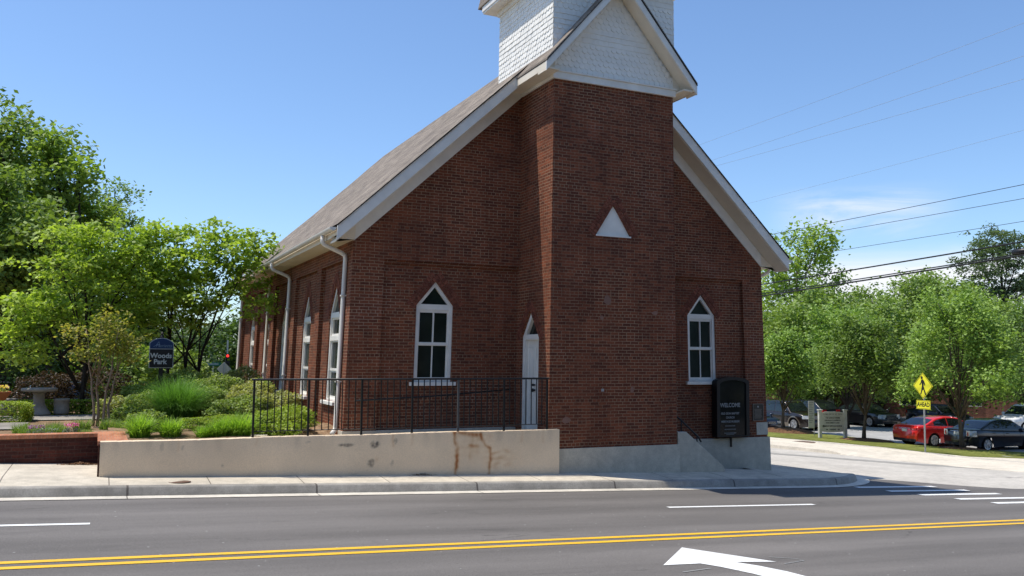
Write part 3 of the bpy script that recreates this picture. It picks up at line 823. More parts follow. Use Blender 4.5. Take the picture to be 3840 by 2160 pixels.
cb(mb, 'belfry_eave', M['white'], belfry)
mb = MB(); cx, cy = (bx0+bx1)/2, (by0+by1)/2; h = (bx1-bx0)/2 + e + .05
B0 = [(cx-h, cy-h), (cx+h, cy-h), (cx+h, cy+h), (cx-h, cy+h)]; h2 = 1.73
B1 = [(cx-h2, cy-h2), (cx+h2, cy-h2), (cx+h2, cy+h2), (cx-h2, cy+h2)]
za, zb_, zc = bz1 + .202, bz1 + 2.2, 21.6
for i in range(4):
    j = (i+1) % 4
    mb.poly((*B0[i], za), (*B0[j], za), (*B1[j], zb_), (*B1[i], zb_)); mb.poly((*B1[i], zb_), (*B1[j], zb_), (cx, cy, zc))
mb.poly(*[(*q, za) for q in B0])
cb(mb, 'spire', M['roof'], belfry)

# ---- ramp wall with rust stains (vertex colour computed here)
def ramp_wall():
    nx, nz = 452, 46; x0, x1 = -8.90, .145
    V = []; col_ = []
    nrs = np.random.default_rng(3)
    lines = [([(-2.30, .45), (-2.28, .28), (-2.22, .10), (-2.24, -.15), (-2.27, -.45)], .038, .9), ([(-2.26, .44), (-2.0, .40), (-1.72, .36)], .055, .95), ([(-1.72, .37), (-1.62, .16), (-1.50, .08), (-1.49, -.15), (-1.53, -.55)], .034, 1.0),
             ([(-1.9, .3), (-1.93, -.1)], .05, .35), ([(-3.62, .43), (-3.6, .2)], .03, .45), ([(-3.2, .42), (-3.22, .22)], .03, .3), ([(-.75, .43), (-.77, .2)], .03, .3), ([(-6.25, .44), (-6.27, .3)], .02, .4), ([(-.25, .43), (-.26, .18)], .03, .25), ([(-7.6, .42), (-7.62, .25)], .02, .3)]
    blobs = [(-1.9, .14, .30, .22, .28), (-1.6, .30, .26, .08, .35), (-1.45, -.25, .16, .28, .25), (-2.25, -.1, .09, .4, .3), (-1.28, -.02, .26, .07, .7), (-1.2, -.2, .30, .10, .5), (-1.9, .15, .12, .04, .6), (-3.95, -.05, .05, .05, .3)]
    dark = [(-4.55, .25, .15, .035, .8), (-3.98, .24, .09, .07, .9), (-4.05, -.12, .07, .075, .9), (-6.85, -.05, .02, .03, .6), (-3.82, -.42, .06, .01, .6), (-3.55, .3, .04, .06, .5), (-7.9, .32, .03, .08, .35), (-7.55, .30, .02, .05, .4), (-5.3, .33, .05, .02, .4), (-3.62, -.13, .03, .06, .4)]
    def seg(px, pz, a, b):
        dx, dz = b[0]-a[0], b[1]-a[1]; t = max(0, min(1, ((px-a[0])*dx + (pz-a[1])*dz) / (dx*dx+dz*dz))); return math.hypot(px-a[0]-t*dx, pz-a[1]-t*dz)
    from mathutils import noise as mn
    for j in range(nz + 1):
        for i in range(nx + 1):
            x = x0 + (x1-x0)*i/nx; zt = .435 + .006*math.sin(x*1.9) - .004 * (mn.noise((x*9, 3, 1)) > .25); zbm = -.62 - .02*max(x, -9); z = zbm + (zt - zbm)*j/nz
            V.append((x, -.15 + .006*mn.noise((x*1.5, z*2, 5)), z))
            px = x + .025*mn.noise((x*9, z*9, 2)); pz = z + .02*mn.noise((x*9, z*9, 8))
            rst = 0
            for L, w, s in lines:
                d = min(seg(px, pz, L[k], L[k+1]) for k in range(len(L)-1)); rst += s*math.exp(-(d/w)**2) * (.75 + .5*mn.noise((x*14, z*3, 1)))
            for bx, bz, sx, sz, s in blobs:
                rst += s*math.exp(-((px-bx)/sx)**2 - ((pz-bz)/sz)**2) * max(0, .5 + 1.2*mn.noise((x*7, z*12, 4)))
            dk = 0
            for bx, bz, sx, sz, s in dark:
                q = ((px-bx)/sx)**2 + ((pz-bz)/sz)**2; dk += s*(1/(1+math.exp(min((q-1)*5, 60))))*(.7 + .8*mn.noise((x*22, z*22, 3)))
            foot = max(0, 1 - (z - (-.20 - .038*(x+8.9)))/.10); dk += .35*foot*(.5 + mn.noise((x*4, 0, 2)))
            drip = max(0, mn.noise((x*5, z*.5, 9)))*.35*max(0, (z-.1)/.33); dk += drip
            col_.append((min(max(rst, 0), 1), min(max(dk, 0), 1), 0, 1))
    F = [(j*(nx+1)+i, j*(nx+1)+i+1, (j+1)*(nx+1)+i+1, (j+1)*(nx+1)+i) for j in range(nz) for i in range(nx)]
    nb = len(V)
    # top and ends
    top = [nz*(nx+1)+i for i in range(nx+1)]
    for i in range(nx+1): V.append((V[top[i]][0], .10, V[top[i]][2])); col_.append((0, .25, 0, 1))
    F += [(top[i], top[i+1], nb+i+1, nb+i) for i in range(nx)]
    for i, s in ((0, 0), (nx, 1)):
        n2 = len(V); a = V[i]; V.append((a[0], .10, a[2])); col_.append((0, .1, 0, 1))
        F.append((i, nz*(nx+1)+i, nb+i, n2))
    me = bpy.data.meshes.new('ramp_wall'); me.from_pydata(V, [], F)
    at = me.color_attributes.new('stain', 'FLOAT_COLOR', 'POINT')
    at.data.foreach_set('color', np.array(col_, dtype=np.float32).ravel())
    t = NT('stained_cream_plaster'); a = t.node('ShaderNodeAttribute'); a.attribute_name = 'stain'
    s = t.node('ShaderNodeSeparateColor'); t.link(a.outputs['Color'], s.inputs[0]); co = t.coords()
    n = t.noise(co, .8, 6, .6); g = t.noise(co, 55, 3, .7)
    c = t.mix(1, (.90, .71, .50), t.ramp(n, [(.3, .86), (.7, 1.06)]), 'MULTIPLY'); c = t.mix(1, c, t.ramp(g, [(.3, .88), (.7, 1.08)]), 'MULTIPLY')
    c = t.mix(s.outputs[1], c, (.11, .10, .09)); rc = t.mix(s.outputs[0], (.64, .36, .13), (.36, .11, .02)); c = t.mix(t.math('MULTIPLY', s.outputs[0], .9), c, rc)
    t.bump(g, .25, .006); t.base(c, .9, .12); me.materials.append(t.m)
    o = bpy.data.objects.new('ramp_wall', me); col.objects.link(o)
    return tag(o, 'long low cream plaster wall with rust streaks along the sidewalk', 'wall')
ramp_wall()

# ---- railing on the wall
rail = empty('railing', (-6.32, -.03, .44), 0, 'thin black iron railing with upright bars on top of the cream wall', 'railing')
ro = (-6.32, -.03, .44); ry = -.03
top_z = lambda x: 1.525 + .004*(x+6.3)
mb = MB(); mb.tube([(-6.36, ry, 1.515), (-.06, ry, 1.535)], .02, 8); mb.build('top_rail', M['black_metal'], rail, True, None, ro)
mb = MB(); mb.tube([(-6.3, ry, .545), (-.08, ry, .55)], .010, 6); mb.build('bottom_rail', M['black_metal'], rail, True, None, ro)
px = [-6.31, -5.28, -4.23, -3.18, -2.18, -1.13, -.10]
for i, x in enumerate(px):
    mb = MB(); mb.box(x-.019, x+.019, ry-.019, ry+.019, .42, 1.51); mb.build('post', M['rail_grey'] if i == 4 else M['black_metal'], rail, False, None, ro)
bm0 = None
for i in range(6):
    for k in range(1, 8):
        x = px[i] + (px[i+1]-px[i])*k/8
        if bm0 is None:
            mb = MB(); mb.box(-.009, .009, -.009, .009, 0, .97); b = mb.build('bar', M['black_metal'], rail); bm0 = b
        else:
            b = bm0.copy(); col.objects.link(b); b.parent = rail
        b.location = (x - ro[0], 0, .545 - ro[2])
# handrail fixed to the facade behind, rising towards the door
hr = empty('wall_handrail', (-3.9, 1.55, .4), 0, 'dark handrail on the brick wall behind the railing, rising to the side door', 'handrail')
mb = MB(); mb.tube([(-3.95, 1.52, 1.02), (-2.2, 1.53, 1.10), (-.25, 1.55, 1.24)], .018, 8); mb.build('rail', M['black_metal'], hr, True, None, (-3.9, 1.55, .4))
for x, z in ((-3.4, 1.045), (-1.8, 1.11), (-.5, 1.22)):
    mb = MB(); mb.tube([(x, 1.53, z), (x, 1.60, z-.06), (x, 1.66, z-.06)], .01, 6); mb.build('bracket', M['black_metal'], hr, True, None, (-3.9, 1.55, .4))

# ---- stair cheek wall right of the tower, with its handrail
mb = MB(); ck = lambda a, b, d: (a, d, b)
mb.prism([(3.37, -1.1), (4.70, -1.1), (4.70, -.58), (3.60, .28), (3.37, .28)], ck, -.02, .22)
o = mb.build('stair_wall', M['plaster'], None, False, None, None, .012); tag(o, 'small sloping grey stair wall at the foot of the tower, right side', 'wall')
st = empty('stair_steps', (4.2, .7, -.9), 0, 'concrete steps hidden behind the sloping stair wall', 'steps')
mb = MB()
for k in range(6): mb.box(3.40, 3.62 + .2*k, .23, 1.55, -1.2, .25 - .19*(k+1) + .0)
mb.build('step', M['plaster'], st, False, None, (4.2, .7, -.9))
o = MB().tube([(3.36, .12, .66), (3.5, .12, .58), (4.05, .12, .13), (4.12, .12, .02)], .022, 8).tube([(3.55, .12, .54), (3.55, .12, .28)], .015, 6).tube([(4.0, .12, .17), (4.0, .12, .0)], .015, 6).build('stair_handrail', M['black_metal'], None, True)
tag(o, 'short black handrail slanting down beside the tower steps', 'handrail')

# ---- notice board
nb = empty('notice_board', (6.17, 1.46, -.03), 0, 'tall black glazed notice board with WELCOME lettering, beside the right front window', 'notice board')
no = (6.17, 1.46, -.03)
fn = lambda a, b, d: (6.17 + a, 1.46 + d, b)
def arch_top(w, z0, z1, rise, n=9): return [(-w, z0), (w, z0)] + [(w*math.cos(t), z1 + rise*math.sin(t)) for t in lin(0, PI, n)]
mb = MB(); mb.prism(arch_top(.53, -.03, 1.40, .13), fn, .03, .19); mb.build('case', M['black_metal'], nb, False, None, no)
mb = MB(); O = arch_top(.53, -.03, 1.40, .13); I = arch_top(.43, .0, 1.34, .11); ring(mb, fn, O, I, -.02, .028); mb.build('door_frame', M['black_metal'], nb, False, None, no)
gl = glass_mat('board_glass', (.016, .018, .017), .08, .4)
mb = MB(); mb.poly(*[fn(a, b, .02) for a, b in arch_top(.44, -.01, 1.34, .11)]); mb.build('glass_panel', gl, nb, False, None, no)
lit = simple('board_letters', (.30, .30, .29), .6); lit2 = simple('faint_letters', (.20, .20, .19), .6)
FRONT = lambda x, y, z: Matrix.Translation((x, y, z)) @ Matrix.Rotation(R(90), 4, 'X')
for s, z, sz, b, m in (('WELCOME', .79, .15, .004, lit), ('OLD ZION BAPTIST', .575, .075, .002, lit), ('CHURCH', .47, .075, .002, lit), ('HERITAGE MUSEUM', .365, .075, .002, lit)):
    mesh_text(s, sz, 'lettering', m, nb, FRONT(-.08, .012, z + .03), b, sx=.9)
mb = MB()
for z_, w_, n_ in ((.24, .30, 9), (.15, .34, 10), (.055, .36, 12), (.02, .24, 8)):
    mb = MB()
    for k_ in range(n_):
        a_ = -.08 - w_/2*1.1 + w_*1.1*k_/n_; mb.box(6.17 + a_, 6.17 + a_ + w_/n_*.75, 1.46 + .0095, 1.46 + .0125, z_, z_ + .03)
    mb.build('faint_line', lit2, nb, False, None, no)
mb = MB(); mb.tube([(6.17, 1.55, -.3), (6.17, 1.55, .0)], .03, 6); mb.build('post', M['black_metal'], nb, False, None, no)
# plaque
pq = empty('wall_plaque', (7.15, YF - .02, .36), 0, 'dark bronze plaque with a thin pale rim on the right corner brickwork', 'plaque'); po = (7.15, YF - .02, .36)
br = simple('dark_bronze', (.05, .047, .042), .45, .5, .5); rimm = simple('bronze_rim', (.22, .20, .18), .45, .4, .4)
fp = lambda a, b, d: (a, YF - .025 + d, b)
mb = MB(); fbox(mb, fp, 6.97, 7.33, .36, .81, .0, .02); mb.build('plate', br, pq, False, None, po)
mb = MB(); ring(mb, fp, [(6.97, .36), (7.33, .36), (7.33, .81), (6.97, .81)], [(6.985, .375), (7.315, .375), (7.315, .795), (6.985, .795)], -.008, .0); mb.build('rim', rimm, pq, False, None, po)
mb = MB(); mb.lathe([(.026, -.004), (.026, .0)], 14, (7.15, YF - .025, .73), 'y'); mb.build('seal', simple('seal', (.4, .38, .35), .5), pq, False, None, po)
mb = MB()
for k in range(8): fbox(mb, fp, 7.02 + .01*(k % 3), 7.28 - .012*((k*2) % 3), .655 - .033*k, .667 - .033*k, -.002, .0)
mb.build('raised_text', rimm, pq, False, None, po)

# ---- brick planter wall of the park
bw = empty('planter_wall', (-8.9, 1.9, -.2), 0, 'low dark brick planter wall with orange brick capping, left of the cream wall', 'wall'); bo = (-8.9, 1.9, -.2)
mb = MB(); mb.box(-60, -8.93, 1.90, 2.15, -.6, .355); mb.box(-8.915, -8.62, .105, 2.15, -.6, .355); mb.build('brick_base', M['brick_planter'], bw, False, None, bo)
mb = MB(); mb.box(-60, -8.945, 1.87, 2.26, .357, .43); mb.box(-8.943, -8.45, .103, 2.26, .357, .432); mb.build('brick_cap', M['brick_cap'], bw, False, None, bo)
mb = MB(); mb.box(-8.93, -8.905, -.12, .10, -.55, .40); mb.build('brick_return', M['brick_planter'], bw, False, None, bo)

# iron covers
def cover(name, x, y, z, r, label, sx=1.0):
    mb = MB(); mb.lathe([(r, -.002), (r, .006), (r*.93, .009), (r*.9, .004), (r*.2, .006), (.001, .006)], 24); 
    o = mb.build(name, simple('rusty_iron', (.13, .075, .05), .7, .3), None); o.location = (x, y, z); o.scale = (sx, 1, 1)
    return tag(o, label, 'manhole cover')
cover('utility_cover', -7.62, -.66, zs(-7.62, -.66), .15, 'small rusty oval cover set in the sidewalk below the cream wall', 1.25)
cover('manhole_cover', 21.5, 15.2, zfw(21.5, 15.2), .55, 'round grey cover in the far sidewalk below the churchyard sign')
# leaf litter by the planter wall
def litter(name, c, r, n, mat, label, size=.035):
    P = np.stack([c[0] + rng.normal(0, r[0], n), c[1] + rng.normal(0, r[1], n), np.full(n, 0.)], 1)
    P[:, 2] = [zs(a, b) + .008 + abs(rng.normal(0, .022))*math.exp(-((a-c[0])/r[0])**2) for a, b in P[:, :2]]
    o = leaves(name, P, np.full(n, size), mat, None, up=2.5); return tag(o, label, 'leaf litter', kind='stuff')

# ------------------------------------------------------------------ foliage
def leaves(name, C, size, mat, parent, up=.8, asp=.6, droop=0.0, fold=.0):
    N = len(C); C = np.asarray(C, float)
    n = rng.normal(size=(N, 3)); n[:, 2] = np.abs(n[:, 2]) + up; n /= np.linalg.norm(n, axis=1)[:, None]
    a = rng.normal(size=(N, 3)); a[:, 2] -= droop; a -= n * (a*n).sum(1)[:, None]; a /= np.linalg.norm(a, axis=1)[:, None] + 1e-9
    b = np.cross(n, a); s = np.asarray(size)[:, None] * rng.uniform(.7, 1.25, (N, 1))
    k = n * s * fold
    V = np.stack([C - a*s*.5, C - a*s*.05 + b*s*asp*.5 + k, C + a*s*.5, C - a*s*.05 - b*s*asp*.5 + k], 1).reshape(-1, 3)
    return np_mesh(name, V, np.arange(4*N).reshape(N, 4), mat, parent)

def sphere_pts(n):
    p = rng.normal(size=(n, 3)); return p / np.linalg.norm(p, axis=1)[:, None]

def tree(name, label, cat, loc, lobes, nclump, nleaf, leaf, mat, barkm, trunk_r, fork=.35, clump_r=.35, flat=.6, stems=None, shell=.5, group=None, up=.7, seed=1, asp=.6, lean_xy=(0, 0), twig=.25, droop=0):
    """lobes: list of (x,y,z,rx,ry,rz) relative to the base; a trunk with limbs to every lobe, leaf clumps spread through the lobes"""
    global rng
    old = rng; rng = np.random.default_rng(seed); rd = random.Random(seed)
    root = empty(name, loc, 0, label, cat, group)
    L = np.array(lobes, float); vol = (L[:, 3]*L[:, 4]*L[:, 5])**.7; vol /= vol.sum()
    idx = rng.choice(len(L), nclump, p=vol); d = sphere_pts(nclump); rr = rng.uniform(shell, 1.0, nclump)**.6
    out_ = rng.uniform(0, 1, nclump) < .16; rr = np.where(out_, rng.uniform(1.08, 1.42, nclump), rr); d[:, 2] = np.where(out_, np.abs(d[:, 2]), d[:, 2])
    CC = L[idx, :3] + d*rr[:, None]*L[idx, 3:]
    CC[:, 2] = np.maximum(CC[:, 2], .3) if min(q[2] for q in lobes) > .4 else CC[:, 2]
    sz = clump_r*rng.uniform(.55, 1.3, nclump)*np.where(out_, .72, 1)
    rep = np.maximum(4, (nleaf*(sz/clump_r)**2*rng.uniform(.6, 1.3, nclump)).astype(int))
    ci = np.repeat(np.arange(nclump), rep); N = len(ci)
    off = rng.normal(size=(N, 3))*.55*sz[ci][:, None]*np.array([1, 1, flat])
    off[:, 2] -= .25*(off[:, 0]**2 + off[:, 1]**2)/np.maximum(sz[ci], .05)
    P = CC[ci] + off
    leaves('crown', P, np.full(N, leaf), mat, root, up=up, asp=asp, droop=droop)
    mb = MB(); top = max(q[2] for q in lobes)
    stems = stems or [(0, 0)]
    tops = []
    cz = min(q[2]-q[5] for q in lobes); H = L[:, 2].max()
    for k, (sx, sy) in enumerate(stems):
        tx, ty = (L[:, 0].mean() + lean_xy[0] + sx*3, L[:, 1].mean() + lean_xy[1] + sy*3); path = []; rs = []
        hh = H*rd.uniform(.8, .95)
        for i in range(9):
            t = i/8; path.append((sx + (tx-sx)*t**1.5 + rd.uniform(-1, 1)*.05*hh*.3*(t > 0), sy + (ty-sy)*t**1.5 + rd.uniform(-1, 1)*.05*hh*.3*(t > 0), -.05 + hh*t))
            rs.append(trunk_r*(1.25 if i == 0 else 1)*(1-.82*t))
        mb.tube(path, rs, 8); tops.append((path, rs))
    for li, q in enumerate(lobes):
        path, rs = tops[li % len(tops)]
        i = min(max(int((q[2]/H)*fork*8 + rd.uniform(0, 2)), 1), 6); s = Vector(path[i]); e = Vector(q[:3]); m = s.lerp(e, .5) + Vector((rd.uniform(-.1, .1), rd.uniform(-.1, .1), .12))*(e-s).length
        r0 = rs[i]*.62
        mb.tube([s, m, e], [r0, r0*.65, r0*.3], 6)
        own = [CC[j] for j in range(nclump) if idx[j] == li]
        for c in own[:int(len(own)*twig)]:
            c = Vector(c); s2 = m.lerp(e, rd.uniform(0, 1)); mid = s2.lerp(c, .55) + Vector((0, 0, .06*(c-s2).length))
            mb.tube([s2, mid, c], [r0*.28, r0*.18, r0*.06], 4, False)
    mb.build('trunk', barkm, root, True)
    rng = old
    return root

def lobes_of(seed, n, cx, cy, z0, z1, r, rl=.5, prof=None):
    rd = random.Random(seed); out = []
    for k in range(n):
        t = (k+.5)/n; z = z0 + (z1-z0)*t; pr = prof(t) if prof else math.sin(PI*(.15+.8*t))
        a = k*2.4 + rd.uniform(-.5, .5); d = r*pr*rd.uniform(.5, .95)
        q = r*rl*rd.uniform(.75, 1.25)*(.6+.4*pr)
        out.append((cx + d*math.cos(a), cy + d*math.sin(a), z, q, q, q*rd.uniform(.6, .85)))
    return out

# dogwoods in front
tree('dogwood_tree', 'bright green dogwood with thin dark trunks, its branches touching the church eave', 'tree', (-6.75, 10.3, PZ),
     [(-.4,-.2,3.0,1.2,1.2,.6),(.6,.2,3.5,1.3,1.2,.7),(0,0,4.3,1.2,1.2,.7),(1.2,-.2,4.6,.9,.9,.55),(-1.1,.3,4.0,1.0,1,.55),(.3,.1,5.0,.9,.9,.55),(1.8,-.1,4.1,.75,.8,.5),(2.0,-.2,5.0,.55,.6,.5),(-.9,-.1,5.1,.55,.6,.45),(1.0,.1,5.3,.55,.55,.4),(-1.6,-.2,2.9,.8,.9,.45),(1.9,-.3,3.1,.7,.8,.4)],
     430, 34, .155, M['leaf_dogwood'], M['bark_dark'], .055, .3, .30, .5, stems=[(0, 0), (.35, .1), (-.3, .2)], shell=.35, seed=11, droop=.5)
tree('dogwood_tree', 'yellow green spreading dogwood in flat layers, behind the crape myrtle', 'tree', (-9.3, 9.6, PZ),
     [(-.2,0,2.6,1.2,1.1,.4),(.9,0,2.3,1.0,1.0,.35),(-1.2,.1,3.0,1.0,1,.4),(.5,-.1,3.4,1.2,1.1,.42),(-.5,0,4.0,1.1,1.1,.4),(.7,.1,4.4,1.0,1.0,.4),(-.1,0,5.0,.9,.9,.35),(1.4,0,3.8,.8,.9,.35),(-1.7,-.1,2.5,.7,.8,.35),(1.5,.2,4.9,.6,.6,.3),(-1.0,.2,4.7,.55,.6,.28),(-1.4,0,1.7,.8,.8,.4)],
     400, 36, .145, M['leaf_dogwood'], M['bark_dark'], .07, .3, .33, .35, shell=.3, seed=23, droop=.6)
# crape myrtle
tree('crape_myrtle', 'slim crape myrtle with pale bare stems and reddish leaves beside the park sign', 'tree', (-8.93, 4.95, PZ),
     [(-.1,0,1.75,.5,.45,.3),(.35,0,1.9,.5,.45,.32),(-.3,.05,2.1,.45,.4,.28),(.2,0,2.3,.45,.4,.25),(.6,.05,1.6,.3,.3,.25),(-.02,0,2.5,.25,.25,.18),(-.5,0,1.6,.25,.25,.2)],
     130, 22, .085, M['leaf_myrtle'], M['bark_myrtle'], .033, .55, .17, .7, stems=[(-.12, 0), (-.03, .06), (.10, -.03), (.17, .05)], shell=.2, seed=5)
# tall trees of the park background
prof_tall = lambda t: math.sin(PI*(.2+.72*t))
tree('park_tree', 'tallest dense green tree at the left edge of the park', 'tree', (-12.6, 23.6, PG(-12.6, 23.6)), lobes_of(1, 16, -.2, 0, 3.6, 12.4, 3.5, .42, prof_tall), 620, 38, .24, M['leaf_tall'], M['bark_dark'], .3, .5, .56, .7, seed=31, lean_xy=(.5, 0))
tree('park_tree', 'tall lobed tree with yellow green leaf tufts, just right of the tallest tree', 'tree', (-10.8, 22.0, PG(-10.8, 22.0)), lobes_of(2, 13, 0.1, 0, 3.0, 11.4, 2.0, .36, lambda t: math.sin(PI*(.25+.66*t))), 300, 40, .24, M['leaf_pale'], M['bark_dark'], .2, .5, .48, .9, seed=32)
tree('park_tree', 'feathery blue green tree rising behind the dogwoods', 'tree', (-9.6, 27, PG(-9.6, 27)), lobes_of(3, 14, 0, 0, 3.0, 10.6, 2.9, .38, lambda t: math.sin(PI*(.25+.66*t))), 640, 52, .17, M['leaf_blue'], M['bark_dark'], .2, .5, .55, .45, seed=33)
tree('park_tree', 'dark shady tree with a leaning trunk at the far left of the frame', 'tree', (-12.35, 17.0, PZ), lobes_of(4, 11, .1, 0, 3.2, 7.6, 2.2, .42), 420, 38, .21, M['leaf_tall'], M['bark_dark'], .19, .5, .5, .55, seed=34, lean_xy=(.4, 0))
tree('park_tree', 'low dark tree under the feathery tree at the back of the park', 'tree', (-7.2, 31, PG(-7.2, 31)), lobes_of(5, 9, 0, 0, 1.6, 5.6, 2.6, .45), 330, 40, .22, M['leaf_dark'], M['bark_dark'], .15, .5, .6, .6, seed=35)
k = 0
BGL = ['far left dark tree filling the back of the park', 'second dark tree from the left at the back of the park', 'middle dark tree at the back of the park', 'dark tree at the back of the park behind the park sign', 'dark tree at the back of the park beside the church wall']
for x, y, h, r in ((-19, 33, 6.0, 3.2), (-15.8, 36, 5.6, 3.0), (-12, 38, 5.0, 3.0), (-8.2, 40, 5.4, 2.8), (-2.2, 63, 7.6, 3.4)):
    tree('background_tree', BGL[k], 'tree', (x, y, PG(x, y)), lobes_of(40+k, 9, 0, 0, .9, h-.9, r, .45), 330, 34, .30, M['leaf_dark'] if k % 2 == 0 else M['leaf_tall'], M['bark_dark'], .16, .5, .7, .7, seed=50+k, group='dark trees at the back of the park'); k += 1

tree('far_tree', 'dark mass of a far tree closing the gap between dogwood and church', 'tree', (4.9, 98, -3.2), lobes_of(48, 12, 0, 0, 1.5, 9.0, 6.5, .42), 420, 34, .5, M['leaf_dark'], M['bark_dark'], .25, .5, 1.2, .7, seed=58)
tree('far_tree', 'light green far tree left of the traffic signal', 'tree', (-3.2, 70, -3.2), lobes_of(49, 10, 0, 0, 1.0, 5.5, 3.0, .42), 260, 34, .34, M['leaf_tall'], M['bark_dark'], .2, .5, .7, .7, seed=59)

# ---- right side trees
ST = [((27.6, 23.2), 6.4, 1.55, 2.7, 'street tree nearest the church corner, standing in a dark mulch ring', 'leaf_street'), ((27.3, 17.0), 7.1, 2.0, 2.9, 'street tree between the white church sign and the walker warning sign', 'leaf_street2'),
      ((27.3, 11.2), 8.0, 2.35, 2.75, 'street tree with a slanting trunk behind the two sedans', 'leaf_street'), ((33.3, 10.9), 7.8, 2.5, 2.6, 'street tree at the right edge of the frame', 'leaf_street3')]
for i, ((x, y), h, r, cb_, lab, lm) in enumerate(ST):
    tree('street_tree', lab, 'tree', (x, y, G(x, y) + .12), lobes_of(60+i, 19, 0, 0, cb_, h - .9, r, .40, lambda t: math.sin(PI*(.30+.62*t))**.8), 350, 62, .165, M[lm], M['bark'], .10, .42, .36, 1.3, seed=70+i, group='young trees along the parking lot', lean_xy=((-.2, .3, -.3, 0)[i], 0))
LOTL = ['tree with a dark trunk behind the white church sign', 'tree with a pale trunk behind the lot, by the white door', 'tree in the lot behind the red car', 'tree in the lot behind the white car']
for i, (x, y, h, r, b) in enumerate(((35.0, 25.6, 6.3, 2.2, 'bark_dark'), (40.2, 30.2, 6.8, 2.4, 'bark'), (41.5, 22.2, 6.8, 2.6, 'bark_dark'), (47, 17, 7.2, 3.0, 'bark_dark'))):
    tree('lot_tree', LOTL[i], 'tree', (x, y, G(x, y) + .05), lobes_of(80+i, 15, 0, 0, 3.2, h + .8, r, .46, lambda t: math.sin(PI*(.3+.6*t))**.7), 300, 50, .23, M['leaf_street'], M[b], .14, .45, .46, 1.3, seed=90+i, group='trees standing in the parking lot')
WL = [('pale airy tall tree standing just right of the church roof', 48.6, 44.2, 17.6, 4.6, 'leaf_pale', .32, 700, 30), ('broad green tree below the pale airy tree, left of the wood', 44.4, 37.3, 11.0, 4.2, 'leaf_wood', .3, 620, 40), ('rounded tree in the wood under the small cloud', 56.8, 45.9, 12.4, 4.8, 'leaf_wood', .32, 620, 40),
      ('highest tree in the middle of the wood behind the lot', 56.9, 40.3, 13.2, 5.0, 'leaf_wood', .3, 700, 42), ('dark full tree right of the middle of the wood', 63.9, 41.5, 13.4, 5.2, 'leaf_tall', .32, 700, 42), ('bushy tree under the broad dark oak', 61.7, 35.9, 11.0, 4.6, 'leaf_wood', .3, 620, 40), ('bushy tree at the right edge of the wood', 60.9, 31.8, 10.2, 4.6, 'leaf_wood', .3, 620, 40),
      ('mid green tree filling in behind the first street tree', 37.2, 34.1, 9.2, 3.6, 'leaf_tall', .26, 520, 40), ('mid green tree filling in above the red car', 43.9, 30.9, 9.4, 3.6, 'leaf_wood', .26, 560, 40), ('mid green tree filling in above the white car', 46.9, 27.3, 9.6, 3.8, 'leaf_tall', .26, 560, 40), ('small tree at the far right behind the white car', 48.6, 23.0, 8.8, 3.8, 'leaf_wood', .26, 520, 40)]
for i, (lab, x, y, h, r, m, lf, nc, nl) in enumerate(WL):
    tree('wood_tree', lab, 'tree', (x, y, G(x, y)), lobes_of(100+i, 17, 0, 0, 2.2 if i else 4.5, h - r*.30, r, .40, lambda t: math.sin(PI*(.22+.66*t))), int(nc*.62), int(nl*1.2), lf*1.15, M[m], M['bark'], .22, .5, .7, 1.25, seed=110+i, group=None if i == 0 else 'wood behind the parking lot', shell=.4)
tree('broad_oak', 'broad dark crowned oak rising above the others at the far right', 'tree', (88.4, 53.2, -2.4), [(a_*1.15, b_*1.15, c_*1.42, d_*1.15, e_*1.15, f_*1.2) for a_, b_, c_, d_, e_, f_ in [(-3,0,11.0,2.6,2.6,1.1),(.5,0,13.4,3.0,3,1.2),(3.4,0,12.2,3,3,1.2),(-1.4,0,12.4,2.4,2.4,1.0),(-4.0,0,9.0,2.2,2.2,.9),(2.5,0,9.6,3.4,3,1.2),(-1,0,8.2,3,3,1.1),(5,0,10,2.8,2.8,1.1),(.5,0,6.2,3.4,3,1.2)]], 520, 46, .34, M['leaf_oak'], M['bark_dark'], .35, .7, .8, .45, seed=140, shell=.4)

for i, (x, y, h, r) in enumerate(((-38, -34, 15, 6.5), (-25, -31, 14, 6), (-12, -33, 15, 6.5), (1, -31, 14, 6), (14, -33, 15, 6.5), (27, -31, 14, 6), (40, -35, 15, 6.5))):  # unseen row behind the camera, added to cut skylight on the church front
    tree('sky_screen_tree', 'unseen large dense tree across the road, added to block low skylight on the church front', 'tree', (x, y, G(x, -5)), lobes_of(160+i, 15, 0, 0, 1.5, h, r, .45, lambda t: math.sin(PI*(.25+.62*t))**.7), 420, 26, .75, M['leaf_dark'], M['bark_dark'], .3, .5, 1.3, .8, seed=170+i, group='unseen trees added across the road to block low skylight', shell=.3)
for i, (x, y, lab) in enumerate(((34, 52, 'full green tree beyond the rear right corner of the church'), (24, 58, 'full green tree well behind the church'), (13, 66, 'full green tree behind the rear left part of the church'))):
    tree('rear_tree', lab, 'tree', (x, y, G(x, y)), lobes_of(200+i, 14, 0, 0, 1.8, 9.5, 4.6, .42), 380, 40, .34, M['leaf_wood'], M['bark'], .22, .5, .75, 1.1, seed=210+i)
# mulch rings
def mulch(x, y, r, h, label):
    mb = MB(); mb.lathe([(r*1.0, -.05), (r*.85, h*.35), (r*.5, h*.8), (r*.15, h), (.01, h)], 22)
    o = mb.build('mulch_ring', M['mulch'], None, True); o.location = (x, y, G(x, y) + .09); return tag(o, label, 'mulch ring', 'mulch rings round the street trees')
mulch(27.6, 23.2, 1.9, .32, 'dark domed mulch ring round the tree nearest the church corner')
mulch(27.3, 17.0, 1.6, .16, 'brown mulch ring round the tree right of the white church sign')
mulch(27.3, 11.2, 1.3, .12, 'dark mulch strip under the tree behind the two sedans')
mulch(31.5, 8.0, 1.9, .25, 'orange brown mulch mound at the right edge of the frame')

